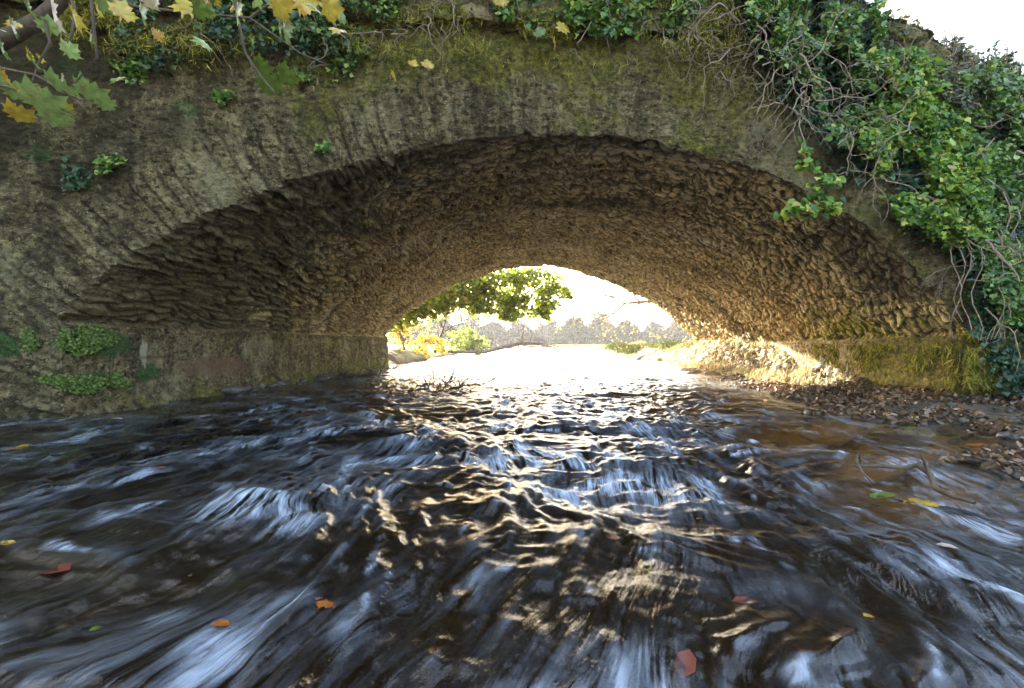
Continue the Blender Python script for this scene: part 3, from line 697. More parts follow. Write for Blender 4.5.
for i in range(420):
    y = random.uniform(3.4, 10.5); x = -3.95+abs(random.gauss(0, .22)); sp.append((x, y, (tz(x, y))+.01, random.uniform(.02, .07), i))
rocks_np(sp, 'shingle', M['stone'], 'dark shingle along the foot of the left wall', 'shingle')
big = [(995, 388, 'rounded grey stone half buried at the right edge under the moss', .17), (935, 386, 'dark stone under the moss curtain on the right bank', .12), (58, 405, 'squarish dark stone second from the left edge at the wall foot', .09), (232, 392, 'low pale stone in the left margin of the stream', .08), (322, 380, 'flat grey stone at the foot of the left wall near the driftwood', .10),
       (885, 385, 'brown stone at the tip of the sunlit rubble', .10), (845, 378, 'pale boulder in the sunlit rubble', .12), (800, 372, 'cream boulder in the sunlit rubble with a flat top', .13), (735, 362, 'light boulder beside the far end of the right wall', .16)]
for i, (a, b, lab, s) in enumerate(big):
    p = at_z(a, b, WZ+.06); o = link('river_stone', rocks[i % 8].copy(), M['palestone' if i > 5 else 'stone'], label=lab, cat='stone', group='larger stones along the water edge', smooth=True)
    o.location = p; o.scale = (s*1.2, s, s); o.rotation_euler = (0, 0, i*1.3)

# ------------------------------------------------------------------ litter
def scatter(n, fx, fy, dz=0.012, cond=None):
    P = []
    while len(P) < n:
        x, y = fx(), fy(); z = (tz(x, y))
        if cond and not cond(x, y, z): continue
        P.append((x, y, max(z, WZ-.01)+random.uniform(0, dz)))
    return np.array(P)
def litmask(x, y, z): return z > WZ-.035 and float(vs(x*1.8, y*2.4, 0, 55)) > -.30
P = scatter(17000, lambda: random.uniform(1.5, 4.6), lambda: random.uniform(1.9, 6.6), .05, litmask)
link('leaf_litter', leaf_mesh(P, rng.uniform(.02, .06, len(P)), 'oval', None, .55), M['litter'], label='brown dead leaves matted over the debris bar on the right', cat='leaf litter', kind='stuff')
P = scatter(900, lambda: random.uniform(-4.0, -3.3), lambda: random.uniform(3.6, 10.5), .02, lambda x, y, z: z > WZ-.04)
link('leaf_litter', leaf_mesh(P, rng.uniform(.03, .08, len(P)), 'oval', None, .4), M['litter'], label='pale and brown dead leaves stranded along the left wall foot', cat='leaf litter', kind='stuff')
P = scatter(6500, lambda: random.uniform(3.0, 4.0), lambda: random.uniform(6.0, 13), .06)
link('dead_grass', leaf_mesh(P, rng.uniform(.08, .22, len(P)), 'blade', np.tile([-1, -.4, .3], (len(P), 1)), .5, down=(0, 0, 1.5)), M['palestraw'], label='bleached straw and roots over the sunlit rubble', cat='dead grass', kind='stuff')
# single leaves on and in the water
def flatleaf(px, py, size, col, label, shape='maple', yaw=None, tilt=.10, lift=.004, sq=1.0):
    p = at_z(px, py, WZ)
    z = wz(p.x, p.y)
    for _ in range(4):
        p = at_z(px, py, z); z = wz(p.x, p.y)+lift-.003
    me = maple_leaf(size, .1, sq) if shape == 'maple' else leaf_mesh(np.array([[0, 0, 0.]]), size, 'oval', np.array([[0, 0, 1.]]), .01)
    m = LM[col]
    o = link('fallen_leaf', me, m, label=label, cat='leaf', group='fallen leaves riding on the stream'); o.location = (p.x, p.y, z)
    o.rotation_euler = (random.uniform(-tilt, tilt)+.1, random.uniform(-tilt, tilt), random.uniform(0, 6.3) if yaw is None else yaw); return o
def lm(name, c):
    m = NT(name); g = m.geo(); br = tuple(q*k for q, k in zip(c, (.75, .45, .5)))
    k = m.mix(m.ramp(m.noise(g, 28, 5, .7), [(.40, 0), (.62, .9)]), c, br); k = m.mix(m.ramp(m.noise(m.mapv(g, (1, 1, 1), (3, 8, 2)), 55, 4, .7), [(.60, 0), (.66, .8)]), k, (.06, .035, .015))
    k = m.mix(m.ramp(m.noise(m.mapv(g, (1, 1, 1), (9, 1, 2)), 16, 4, .6), [(.5, 0), (.7, .6)]), k, tuple(min(1, q*1.7) for q in c))
    p = m.bsdf(k, .32, m.bump(m.noise(g, 70, 3), .002, .6), .5); t = m.n('ShaderNodeBsdfTranslucent'); m.set(t.inputs[0], k)
    mx = m.n('ShaderNodeMixShader'); mx.inputs[0].default_value = .25; m.t.links.new(p.outputs[0], mx.inputs[1]); m.t.links.new(t.outputs[0], mx.inputs[2])
    return m.done(mx.outputs[0])
LM = {'red': lm('leaf_red', (.17, .045, .025)), 'orange': lm('leaf_orange', (.34, .12, .02)), 'yellow': lm('leaf_yellow', (.48, .34, .03)), 'green': lm('leaf_green', (.13, .20, .03)), 'brown': lm('leaf_brown', (.20, .10, .05)), 'pale': lm('leaf_pale', (.42, .36, .28))}
random.seed(5)
for a in [(58, 572, .10, 'red', 'long russet leaf awash in the left foreground', 'oval'), (685, 668, .075, 'red', 'dull red leaf at the bottom edge of the stream', 'oval'), (742, 603, .06, 'red', 'pinkish red leaf on dark smooth water right of centre', 'oval'),
          (328, 604, .035, 'orange', 'small orange leaf in the lower left foam', 'maple'), (218, 626, .05, 'orange', 'rusty orange leaf among the bottom left streaks', 'oval'), (921, 513, .075, 'yellow', 'bright yellow leaf beside the green leaf near the twig', 'maple'),
          (885, 500, .12, 'green', 'green leaf blade trailing in the shallows below the twig', 'oval'), (12, 450, .09, 'yellow', 'yellow leaf by the left frame edge on dark water', 'maple'), (8, 543, .05, 'yellow', 'small yellow leaf at the left edge lower down', 'oval'),
          (95, 631, .03, 'green', 'tiny green leaf in the lower left corner', 'oval'), (190, 577, .02, 'brown', 'small brown leaf between the left streaks', 'oval'), (612, 540, .03, 'brown', 'brown leaf in the broken water right of centre', 'maple'),
          (868, 618, .035, 'yellow', 'submerged yellow leaf in the dark pool at lower right', 'oval'), (945, 551, .05, 'pale', 'pale leaf in blue foam at the right', 'oval'), (968, 446, .09, 'orange', 'salmon leaf standing up on the litter at the right', 'maple'),
          (905, 429, .10, 'green', 'yellow green leaf on the litter band at the right', 'maple'), (205, 410, .07, 'yellow', 'yellow leaf floating near the left margin, closest to the wall', 'oval'), (118, 421, .09, 'pale', 'cream leaf stranded against the left wall foot', 'oval'),
          (160, 470, .06, 'brown', 'brown leaf drifting on the dark left water', 'oval'), (262, 425, .07, 'yellow', 'yellow leaf among the first ripples on the left', 'oval'), (305, 414, .08, 'orange', 'orange leaf drifting towards the driftwood', 'oval'),
          (350, 421, .07, 'yellow', 'yellow leaf just in front of the driftwood', 'oval'), (700, 520, .035, 'orange', 'orange leaf under glassy water right of centre', 'oval'), (540, 478, .03, 'brown', 'brown speck of leaf in the middle of the rapids', 'oval'),
          (990, 470, .07, 'green', 'lime green leaf near the right edge of the shallows', 'maple'), (1005, 520, .05, 'brown', 'dark brown leaf by the right frame edge', 'maple')]:
    flatleaf(*a[:6][:5], shape=a[5])

# ------------------------------------------------------------------ twigs and driftwood
def obj_tubes(name, paths, mat, label=None, cat=None, group=None, parent=None, sides=5):
    return link(name, tubes(paths, sides), mat, parent=parent, label=label, cat=cat, group=group, smooth=True)
z0 = WZ+.03
def pp(px, py, z=WZ): return at_z(px, py, z)
def tp(px, py, gy): return at_depth(px, py, .525*F/(gy-CY))
P = [tp(855, 468, 470), tp(880, 468, 472), tp(905, 470, 475), tp(918, 467, 477), tp(930, 476, 480), tp(935, 490, 491), tp(952, 498, 499), tp(975, 505, 506)]
tw = [(P, [.007, .008, .009, .011, .011, .011, .008, .006])]
tw.append(([tp(934, 486, 488), tp(928, 472, 482), tp(924, 463, 482), tp(921, 457, 482)], [.009, .007, .005, .004]))
tw.append(([tp(931, 470, 482), tp(934, 463, 482), tp(935, 458, 482)], [.004, .004, .003]))
tw.append(([tp(874, 486, 486), tp(862, 474, 480), tp(856, 463, 478), tp(858, 457, 478), tp(861, 462, 476), tp(858, 472, 475)], [.004, .005, .006, .006, .005, .004]))
tw.append(([tp(843, 468, 469), tp(848, 462, 470), tp(851, 459, 470)], [.004, .004, .003]))
obj_tubes('twig', tw, M['bark'], 'forked dark twig with curled pale ends lying in the right shallows', 'twig')
random.seed(31); dr = []
b0 = at_z(440, 392, WZ+.02)
for i in range(75):
    p = b0+Vector((random.gauss(0, .24), random.gauss(0, .25), random.uniform(-.06, .05)))
    branchy(p, (random.gauss(0, 1), random.gauss(0, .5), random.uniform(-.1, .7) if i % 5 else 1.6), random.uniform(.15, .48)*(1 if i % 5 else 1.5), random.uniform(.003, .010), 1, dr, 5, .25, 3, .8)
obj_tubes('driftwood', dr, M['darkwood'], 'tangle of dark flood branches caught in the stream left of centre', 'driftwood')
random.seed(32); dr = []
for i in range(60):
    t = random.random(); p = at_z(335+50*t, 381-6*t, WZ+.06)
    branchy(p, (random.gauss(0, 1), random.gauss(0, .8), random.uniform(0, .5)), random.uniform(.2, .5), random.uniform(.005, .012), 0, dr, 4, .2)
obj_tubes('driftwood', dr, M['darkwood'], 'raft of dark sticks lying against the far end of the left wall', 'driftwood')
def far_pt(px, py, d): return at_depth(px, py, d)
lg = [([far_pt(428, 352, 20), far_pt(455, 354, 20.2), far_pt(485, 354, 20.4), far_pt(505, 349, 20.6), far_pt(520, 345, 20.8), far_pt(540, 346, 21), far_pt(556, 350, 21)], [.05, .07, .08, .09, .10, .07, .03])]
random.seed(8)
for k in range(12): branchy(far_pt(500+k*6, 349, 20.6), (random.gauss(0, 1), 0, random.uniform(-.2, .8)), 1.2, .035, 1, lg, 5, .2, 2, .6)
obj_tubes('fallen_branch', lg, M['bark'], 'long fallen branch lying across the far water edge', 'branch')

# ------------------------------------------------------------------ ivy and creepers on the right
def face_pt(px, py, off): # point on the front face plane moved towards the camera
    p = Vector(on_plane(px, py, NEAR)); return p*(1-off/p.length)
def mass(poly, n, off0, off1, seed, thr=-.25, sc=2.2):
    """random points of a clump: pixel polygon on the face, with bulging depth"""
    r = random.Random(seed); P = []; xs = [a for a, b in poly]; ys = [b for a, b in poly]
    def inside(x, y):
        c = False; j = len(poly)-1
        for i in range(len(poly)):
            (xi, yi), (xj, yj) = poly[i], poly[j]
            if (yi > y) != (yj > y) and x < (xj-xi)*(y-yi)/(yj-yi)+xi: c = not c
            j = i
        return c
    g = 0
    while len(P) < n and g < n*30:
        g += 1; x = r.uniform(min(xs), max(xs)); y = r.uniform(min(ys), max(ys))
        jx, jy = x+r.gauss(0, 7), y+r.gauss(0, 7)
        if not inside(jx, jy): continue
        b = float(vs(x*.022, y*.022, seed*1.7, 9)); b2 = float(vs(x*.06, y*.06, seed*2.1, 19))
        if b*.6+b2*.6 < thr+r.gauss(0, .08): continue
        o = off0+(off1-off0)*(.45+.6*b+.35*b2)+r.gauss(0, .04)
        P.append(tuple(face_pt(x, y, max(.03, o))))
    return np.array(P)
NF = np.array([fn[0]*.8, fn[1]*.8, .55])
def foliage(parent, poly, n, o0, o1, seed, size, mat, thr=-.25, kind='ivy', jit=.55):
    n = int(n*1.5); size *= .74
    P = mass(poly, n, o0, o1, seed, thr)
    me = leaf_mesh(P, np.clip(rng.lognormal(-.12, .38, len(P)), .35, 2.0)*size, kind, np.tile(NF, (len(P), 1)), jit, down=(0, 0, -1.0))
    return link('foliage', me, mat, parent=parent)
def vines(poly, n, o, seed, L=.8, r=.008, grav=.10, depth=1):
    random.seed(seed); out = []
    for i in range(n):
        a, b = random.choice(poly); p = face_pt(a+random.gauss(0, 14), b+random.gauss(0, 12), o+random.uniform(-.05, .12))
        branchy(p, (random.gauss(0, .7), random.gauss(0, .25), random.uniform(-1, .5)), L*random.uniform(.5, 1.3), r*random.uniform(.5, 1.3), depth, out, 10, .38, 2, .8, grav)
    return out
A = thing('ivy_plant', 'dense dark green ivy hanging over the top right of the bridge face', 'ivy')
foliage(A, [(735, -30), (866, -30), (885, 45), (880, 130), (850, 150), (830, 110), (800, 75), (765, 40)], 4600, .10, .55, 1, .055, M['ivy'], -.12)
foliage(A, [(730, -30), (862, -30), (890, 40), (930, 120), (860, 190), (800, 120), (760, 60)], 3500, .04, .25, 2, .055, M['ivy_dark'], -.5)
link('stem', tubes(vines([(745, 10), (770, 40), (790, 70), (815, 60), (840, 90), (855, 130), (780, 30), (720, 10), (800, 100), (715, 25), (735, 45)], 60, .42, 41, .6, .006), 5), M['vine'], parent=A, smooth=True)
Bv = thing('ivy_plant', 'bright yellow green ivy cascading down right of the arch', 'ivy')
foliage(Bv, [(860, 60), (925, 50), (955, 120), (990, 170), (985, 235), (940, 250), (905, 225), (880, 180), (862, 140)], 5200, .12, .50, 3, .055, M['ivy_bright'], -.08)
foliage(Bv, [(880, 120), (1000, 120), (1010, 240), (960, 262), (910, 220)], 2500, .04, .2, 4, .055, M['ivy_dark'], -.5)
link('stem', tubes(vines([(870, 100), (855, 150), (880, 190), (900, 120), (860, 180)], 9, .45, 42, .5, .006), 5), M['vine'], parent=Bv, smooth=True)
Cv = thing('ivy_plant', 'dull green ivy and bare stems covering the wall at the right edge', 'ivy')
foliage(Cv, [(930, 60), (1100, 100), (1100, 330), (1010, 330), (985, 260), (975, 180), (940, 110)], 6800, .08, .45, 5, .052, M['ivy'], -.10)
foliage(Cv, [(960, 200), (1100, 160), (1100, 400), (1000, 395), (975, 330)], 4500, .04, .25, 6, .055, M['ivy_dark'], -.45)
link('stem', tubes(vines([(1000, 120), (1010, 180), (985, 240), (965, 210), (1015, 250), (1000, 300), (980, 280)], 15, .40, 43, .7, .007, .16), 5), M['vine'], parent=Cv, smooth=True)
# the bushy skyline over the wing wall
Dv = thing('ivy_hedge', 'grey green mature ivy with upright heads along the skyline at top right', 'hedge')
out = []; tips = []
r = random.Random(9); pts = []; hd = []
for i in range(260):
    a = 868+ (1110-868)*r.random(); ysk = 22+(a-870)*.36+r.gauss(0, 5)+7*math.sin(a*.13)
    p = face_pt(a, ysk+r.uniform(0, 22), -.25+r.uniform(-.25, .35)); hgt = r.uniform(.10, .26)
    for k in range(34):
        t = r.random(); q = p+Vector((r.gauss(0, .035*(1.2-t)), r.gauss(0, .04), -.12+hgt*t)); pts.append(tuple(q))
    out.append(([p+Vector((0, 0, -.35)), p+Vector((r.gauss(0, .02), 0, -.1)), p+Vector((r.gauss(0, .02), 0, hgt*.8))], [.008, .006, .003]))
P = np.array(pts); link('foliage', leaf_mesh(P, rng.uniform(.03, .06, len(P)), 'oval', np.tile([0, -.3, 1.], (len(P), 1)), .7), M['hedge'], parent=Dv)
foliage(Dv, [(905, 55), (950, 62), (1100, 120), (1100, 175), (1000, 150), (940, 110)], 5200, -.15, .38, 12, .05, M['hedge'], -.5, 'oval')
out += vines([(930, 70), (960, 80), (985, 100), (1015, 110)], 46, .22, 44, .35, .006, 0)
link('stem', tubes(out, 5), M['vine'], parent=Dv, smooth=True)
# sprig hanging in front of the arch
E = thing('ivy_sprig', 'small leafy ivy sprig dangling in front of the arch at right', 'ivy sprig')
sp_ = [([face_pt(800, 120, .4), face_pt(799, 128, .42), face_pt(805, 145, .43), face_pt(803, 155, .44), face_pt(812, 172, .45), face_pt(818, 190, .45), face_pt(820, 205, .45), face_pt(812, 216, .46)], [.006, .006, .005, .005, .004, .004, .003, .002]),
       ([face_pt(818, 186, .45), face_pt(828, 184, .46), face_pt(838, 182, .46)], [.003, .003, .002]), ([face_pt(819, 200, .45), face_pt(832, 208, .46), face_pt(840, 212, .46)], [.003, .003, .002]),
       ([face_pt(814, 205, .45), face_pt(798, 210, .46), face_pt(788, 214, .46)], [.003, .003, .002]), ([face_pt(808, 165, .45), face_pt(800, 170, .46)], [.003, .002])]
link('stem', tubes(sp_, 5), M['vine'], parent=E, smooth=True)
pts = []
for (P, rd) in sp_:
    for i in range(len(P)-1):
        for k in range(22 if P is not sp_[0][0] else 9):
            if P is sp_[0][0] and i < 2: continue
            q = P[i].lerp(P[i+1], random.random()); pts.append(tuple(q+Vector((random.gauss(0, .03), random.gauss(0, .03), random.gauss(0, .03)))))
P = np.array(pts); link('foliage', leaf_mesh(P, rng.uniform(.045, .08, len(P)), 'ivy', np.tile(NF, (len(P), 1)), .5, down=(0, 0, -1)), M['ivy_bright'], parent=E)
# long hanging roots near the right edge
random.seed(77)
F_ = thing('hanging_root', 'pale looping roots hanging down the wall near the right edge', 'roots')
out = []
for k in range(9):
    a = 955+k*8+random.gauss(0, 4); y0, y1 = random.uniform(190, 230), random.uniform(300, 350); P = []
    for i in range(12): t = i/11; P.append(face_pt(a+6*math.sin(i*1.1+k), y0+(y1-y0)*t, .32+.05*math.sin(i+k)))
    out.append((P, [.007*(1-.5*i/11) for i in range(12)]))
link('root', tubes(out, 5), M['vine'], parent=F_, smooth=True)
# moss curtain low on the right, leafy patches on the left wall
def tufts(name, label, cat, P, size, mat, nrm, kind='blade', jit=.4, down=(0, 0, -2), group=None):
    return link(name, leaf_mesh(P, size, kind, np.tile(nrm, (len(P), 1)), jit, down=down), mat, label=label, cat=cat, group=group)
P = []
random.seed(12)
for i in range(7500):
    t = random.random(); s_ = random.random()
    if t < .45: q = face_pt(random.uniform(965, 1060), 335+55*s_, .05+.14*random.random()); 
    else:
        y = random.uniform(4.6, 7.0); z = -.02-.42*s_; q = Vector((3.85-random.uniform(.08, .2), y, z))
    if float(vs(q.x*4+q.y*4, q.z*5, 0, 5)) < -.18: continue
    P.append(tuple(q))
tufts('hanging_moss', 'golden green moss curtain hanging over the foot of the right wall', 'moss', np.array(P), rng.uniform(.04, .13, len(P)), M['moss'], [-.8, -.6, .1])
def disc(rx, rz, k=1.0):
    a = random.uniform(0, 6.2832); r_ = random.random()**.75*(1+.28*math.sin(2*a+rx+k)+.20*math.sin(3*a+rz*2))
    return rx*r_*math.cos(a), rz*r_*math.sin(a)
lw = [((86, 341), 28, 13, 'round bright green leafy patch high on the left wall'), ((70, 384), 36, 8, 'long bright green leafy patch lower on the left wall'), ((26, 342), 10, 10, 'small green leafy patch at the left end of the wall'), ((112, 382), 12, 9, 'small green leafy patch right of the long one on the left wall'), ((60, 340), 8, 9, 'tiny green patch between the two upper patches on the left wall')]
LWP = (-3.92, 0.0, -3.92, 12.0)
def wall_or_face(a, b):
    if a > 62: p = on_plane(a, b, LWP); return Vector(p)+Vector((.07, 0, 0)), np.array([1, -.4, .3])
    return face_pt(a, b, .05), np.array([fn[0], fn[1], .3])
for (c, rx, rz, lab) in lw:
    P = []
    for i in range(int(rx*rz*3.2)):
        da, db = disc(rx, rz); a = c[0]+da; b = c[1]+db; q, nn = wall_or_face(a, b)
        q = q+Vector(nn)*random.uniform(-.055, -.01); P.append(tuple(q))
    tufts('wall_plant', lab, 'wall plant', np.array(P), rng.uniform(.012, .028, len(P)), M['wallplant'], nn, 'ivy', .5, (0, 0, -1), 'green leafy patches on the left wall')
fern = [((108, 165), 16, 'M', 'drooping fern on the dark face left of the arch'), ((75, 178), 20, 'D', 'dark fern low on the face near the left edge'), ((224, 98), 12, 'M', 'small green wall plant under the long green maple leaves'), ((322, 150), 8, 'M', 'tiny tuft above the left haunch of the arch'),
        ((150, 45), 26, 'D', 'dark leafy creeper below the parapet at left'), ((345, 60), 26, 'M', 'straggling creeper under the parapet left of the middle'), ((130, 68), 22, 'M', 'green creeper beside the maple leaves'), ((540, 20), 20, 'D', 'dark ivy clump on the mossy parapet in the middle'), ((640, 8), 18, 'M', 'green ivy clump on the parapet right of the middle'), ((300, 80), 10, 'M', 'small pale tuft on the face below the parapet')]
for (c, rad, k, lab) in fern:
    P = []
    for i in range(int(rad*9)):
        da, db = disc(rad*.9, rad*.65, c[0]); P.append(tuple(face_pt(c[0]+da, c[1]+db, .03+random.uniform(0, .07))))
    tufts('wall_plant', lab, 'wall plant', np.array(P), rng.uniform(.02, .05, len(P)), M['ivy'] if k == 'M' else M['ivy_dark'], NF, 'ivy', .5, (0, 0, -1), 'small plants rooted in the bridge face')
# grassy moss on parapet and string course
P = []; random.seed(14)
for i in range(30000):
    a = random.uniform(60, 860); b = random.gauss(18, 22)
    if float(vs(a*.03, b*.06, 0, 5)) < random.uniform(-.25, .15): continue
    P.append(tuple(face_pt(a, b, .04+random.uniform(0, .10)+(.08 if 38 < b < 56 else 0))))
tufts('parapet_moss', 'yellow green moss and grass tufts draping the parapet stones', 'moss', np.array(P), rng.uniform(.02, .085, len(P)), M['moss'], NF, 'blade', .6, (0, 0, -1.4))
bpy.data.objects['parapet_moss']['kind'] = 'stuff'; bpy.data.objects['hanging_moss']['kind'] = 'stuff'
# fine growth over the whole spandrel
P = []
for i in range(2600):
    a = random.uniform(0, 960); b = random.uniform(40, 235)
    q = face_pt(a, b, .02)
    if float(vs(q.x*1.6, q.z*2.2, 0, 25)) < random.uniform(.15, .5): continue
    if q.z < 2.05-.115*q.x*q.x+.05: continue
    P.append(tuple(q+Vector(fn)*random.uniform(0, .05)))
tufts('spandrel_moss', 'short moss tufts and seedlings growing over the bridge face', 'moss', np.array(P), rng.uniform(.015, .045, len(P)), M['moss'], NF, 'blade', .7, (0, 0, -1))
bpy.data.objects['spandrel_moss']['kind'] = 'stuff'
G_ = thing('trailing_ivy', 'thin ivy trailing along the top of the parapet from the left to the crown', 'ivy')
for k_, (pl, n_, mt) in enumerate((([(110, -20), (330, -20), (380, 30), (340, 75), (290, 50), (200, 40), (150, 75), (110, 60)], 1500, 'ivy_dark'), ([(200, -20), (470, -20), (440, 30), (350, 45), (230, 30)], 900, 'ivy'), ([(470, -20), (720, -20), (700, 26), (600, 40), (500, 25)], 1100, 'ivy'), ([(540, -20), (700, -20), (680, 16), (560, 26)], 500, 'ivy_bright'))):
    foliage(G_, pl, n_, .08, .22, 20+k_, .05, M[mt], .05)
link('stem', tubes(vines([(150, 30), (200, 20), (260, 30), (330, 40), (380, 25), (450, 10), (520, 10), (600, 15), (670, 20)], 34, .16, 48, .45, .004, .14), 5), M['vine'], parent=G_, smooth=True)
# bare twisted stems over the parapet
for (lab, L_, n, sd) in (('bare brown creeper stems trailing over the parapet above the crown', [(640, 10), (680, 15), (720, 30), (760, 20)], 26, 51), ('thin bare creeper strands hanging from the parapet at left', [(215, 20), (300, 40), (370, 30), (420, 15)], 14, 52)):
    o = link('creeper', tubes(vines(L_, n, .16, sd, .5, .005, .12), 5), M['vine'], label=lab, cat='creeper', smooth=True)

# ------------------------------------------------------------------ maple over the near left
T = thing('maple_tree', 'maple bough with green and yellow leaves reaching in at top left', 'tree', (-4.9, .6, -.1))
def child(name, me, mat, parent, smooth=False):
    o = link(name, me, mat, smooth=smooth); o.parent = parent; o.matrix_parent_inverse = Matrix.Translation(-Vector(parent.location)); return o
random.seed(61)
limb = [Vector((-4.9, .6, -.3)), Vector((-4.8, .7, 1.4)), Vector((-4.5, .9, 2.8)), Vector((-4.3, 1.1, 4.2)), Vector((-4.1, 1.2, 6.5))]
child('trunk', tubes([(limb, [.28, .24, .2, .17, .1])], 12), M['bark'], T, True)
lp = [Vector((-4.65, .8, 2.2)), at_depth(-160, 110, 3.0), at_depth(-30, 60, 2.5), at_depth(40, 22, 2.4), at_depth(90, -25, 2.4), at_depth(200, -60, 2.4)]
br = [(lp, [.07, .06, .05, .04, .03, .015])]
# twig paths in the frame
tw = [[(-60, 60), (0, 70), (35, 77), (60, 90), (85, 110)], [(-40, 85), (5, 88), (25, 95), (40, 110)], [(45, 22), (50, 45), (40, 62), (30, 90)], [(100, -10), (130, 8), (190, 15), (250, 20), (300, 55), (330, 68)], [(60, -20), (75, 10), (72, 35), (65, 50)], [(250, 20), (270, 5), (310, -10)], [(230, -20), (245, 55), (262, 80), (275, 95)], [(90, -10), (97, 60), (75, 85)]]
for p in tw: br.append(([at_depth(a, b, 1.75) for a, b in p], [.006-.0008*i for i in range(len(p))]))
child('branch', tubes(br, 6), M['bark'], T, True)
leaves = [(35, 105, .16, 'lg', 35, .35), (85, 95, .15, 'lg', 40, .35), (50, 122, .13, 'lg', 25, .35), (15, 118, .10, 'y', 30, .35), (10, 95, .12, 'lg', 20, .35), (55, 88, .14, 'lg', 45, .35), (102, 108, .09, 'lg', 30, .3), (5, 82, .09, 'y', 60, .5),
          (52, 12, .13, 'p', 20, .6), (72, 14, .11, 'y', -20, .5), (100, 6, .13, 'lg', 30, .35), (10, 25, .09, 'g', 0, .7), (27, 10, .08, 'g', 60, .6), (50, 32, .09, 'g', 190, .7), (140, 12, .09, 'g', 10, .7), (90, 36, .07, 'g', 0, .6), (190, 12, .12, 'y', 200, .8), (236, 12, .09, 'g', 30, .7),
          (258, 70, .10, 'g', 40, .4), (264, 88, .14, 'g', 28, .35), (282, 78, .11, 'g', 45, .4), (284, 30, .10, 'g', 10, .7), (275, 8, .11, 'y', 100, .8), (300, 6, .14, 'y', 180, .9), (325, 8, .10, 'y', 80, .8), (250, 40, .06, 'g', 10, .5), (145, 2, .08, 'p', 100, .6), (412, 66, .04, 'y', 0, .8),
          (565, 32, .07, 'y', 40, .8), (540, 36, .05, 'g', 0, .7), (555, 48, .06, 'o', 80, .6), (500, 5, .06, 'y', 0, .8), (428, 68, .05, 'y', 30, .5), (395, 80, .05, 'y', 90, .6), (30, 60, .07, 'g', 30, .5), (0, 48, .08, 'g', 20, .6), (205, 6, .07, 'y', 20, .5), (118, 20, .06, 'g', 20, .5)]
LCx = 0
random.seed(99)
for k_ in range(44):
    leaves.append((random.uniform(-5, 345) if k_ < 36 else random.uniform(0, 120), abs(random.gauss(0, 22))-8 if k_ < 36 else random.uniform(40, 110), random.uniform(.045, .085), random.choice(['y', 'g', 'y', 'g', 'o', 'lg']), random.uniform(0, 360), random.uniform(.25, .8)))
LC = {'lg': lm('maple_pale_green', (.24, .35, .10)), 'g': lm('maple_green', (.12, .19, .03)), 'y': lm('maple_yellow', (.42, .33, .04)), 'p': lm('maple_buff', (.48, .42, .28)), 'o': lm('maple_ochre', (.42, .27, .04))}
fall = []
for (a, b, s_, c_, rot, sq) in leaves:
    d = 1.7+random.uniform(-.2, .25)
    if a > 380: fall.append((a, b, s_, c_, rot, sq)); continue
    me = maple_leaf(s_*.66, .45, 1.0); o = link('leaf', me, LC[c_])
    # leaf seen partly edge-on: tilt about its long axis
    ang = R(-90-rot+35) if sq < .5 else R(180+rot)
    Mw = Matrix.Translation(at_depth(a, b, d)) @ Matrix.Rotation(TH0, 4, 'Z') @ Matrix.Rotation(R(90), 4, 'X') @ Matrix.Rotation(ang, 4, 'Z') @ Matrix.Rotation(math.acos(min(.99, sq)), 4, 'Y') @ Matrix.Rotation(random.gauss(0, .25), 4, 'X')
    o.parent = T; o.matrix_parent_inverse = Matrix.Translation(-Vector(T.location)); o.matrix_basis = Mw
for i, (a, b, s_, c_, rot, sq) in enumerate(fall):
    o = link('fallen_leaf', maple_leaf(s_*1.5, .25), LC[c_], label=['bright yellow leaf caught on a stem high on the face', 'yellow leaf lodged on the parapet above the crown', 'green leaf lodged beside the yellow one on the parapet', 'ochre leaf just under the yellow one on the parapet', 'yellow leaf at the top edge over the crown', 'yellow leaf at the end of a strand on the face', 'yellow leaf low on the face below the creeper'][i % 7], cat='leaf', group='leaves lodged on the bridge face')
    o.location = face_pt(a, b, .24); o.rotation_euler = (R(80+random.uniform(-15, 15)), R(random.uniform(-30, 30)), R(rot))
# crown above the frame, over the near left bank
r = random.Random(4); pts = []
for k in range(120):
    c_ = Vector((r.uniform(-7.5, -1.4), r.uniform(-3.0, 2.8), r.uniform(4.2, 7.5)))
    for i in range(60): pts.append(tuple(c_+Vector((r.gauss(0, .5), r.gauss(0, .5), r.gauss(0, .3)))))
child('crown', leaf_mesh(np.array(pts), rng.uniform(.12, .2, len(pts)), 'ivy', None, .7), M['treeleaf'], T)

# ------------------------------------------------------------------ beyond the arch
def tree(name, label, base, trunk_h, r0, mat, blobs, leafsize, per, cat='tree', group=None, seed=1, bare=False, lean=(0, 0, 1), kids=3, depth=3, L=None):
    random.seed(seed); t = thing(name, label, cat, base, group)
    out = []; tips = []
    branchy(Vector(base), lean, L or trunk_h, r0, depth, out, 7, .10, kids, .75, -.02, tips)
    o = child('trunk', tubes(out, 5), M['bark'], t, True)
    if not bare:
        P = []
        for (c, rx, ry, rz) in blobs:
            for i in range(per):
                # clumpy shell
                v = Vector((random.gauss(0, 1), random.gauss(0, 1), random.gauss(0, 1))).normalized()*random.uniform(.45, 1.05)
                nv = float(vs(v.x*2.2+c[0], v.y*2.2, v.z*2.2+c[2], seed))
                if nv < -.04: continue
                v *= 1+.55*nv; P.append((c[0]+v.x*rx, c[1]+v.y*ry, c[2]+v.z*rz))
        P = np.array(P); child('crown', leaf_mesh(P, rng.uniform(leafsize*.6, leafsize*1.3, len(P)), 'ivy', None, .9), mat, t)
    return t
def fp3(px, py, d): p = at_depth(px, py, d); return (p.x, p.y, p.z)
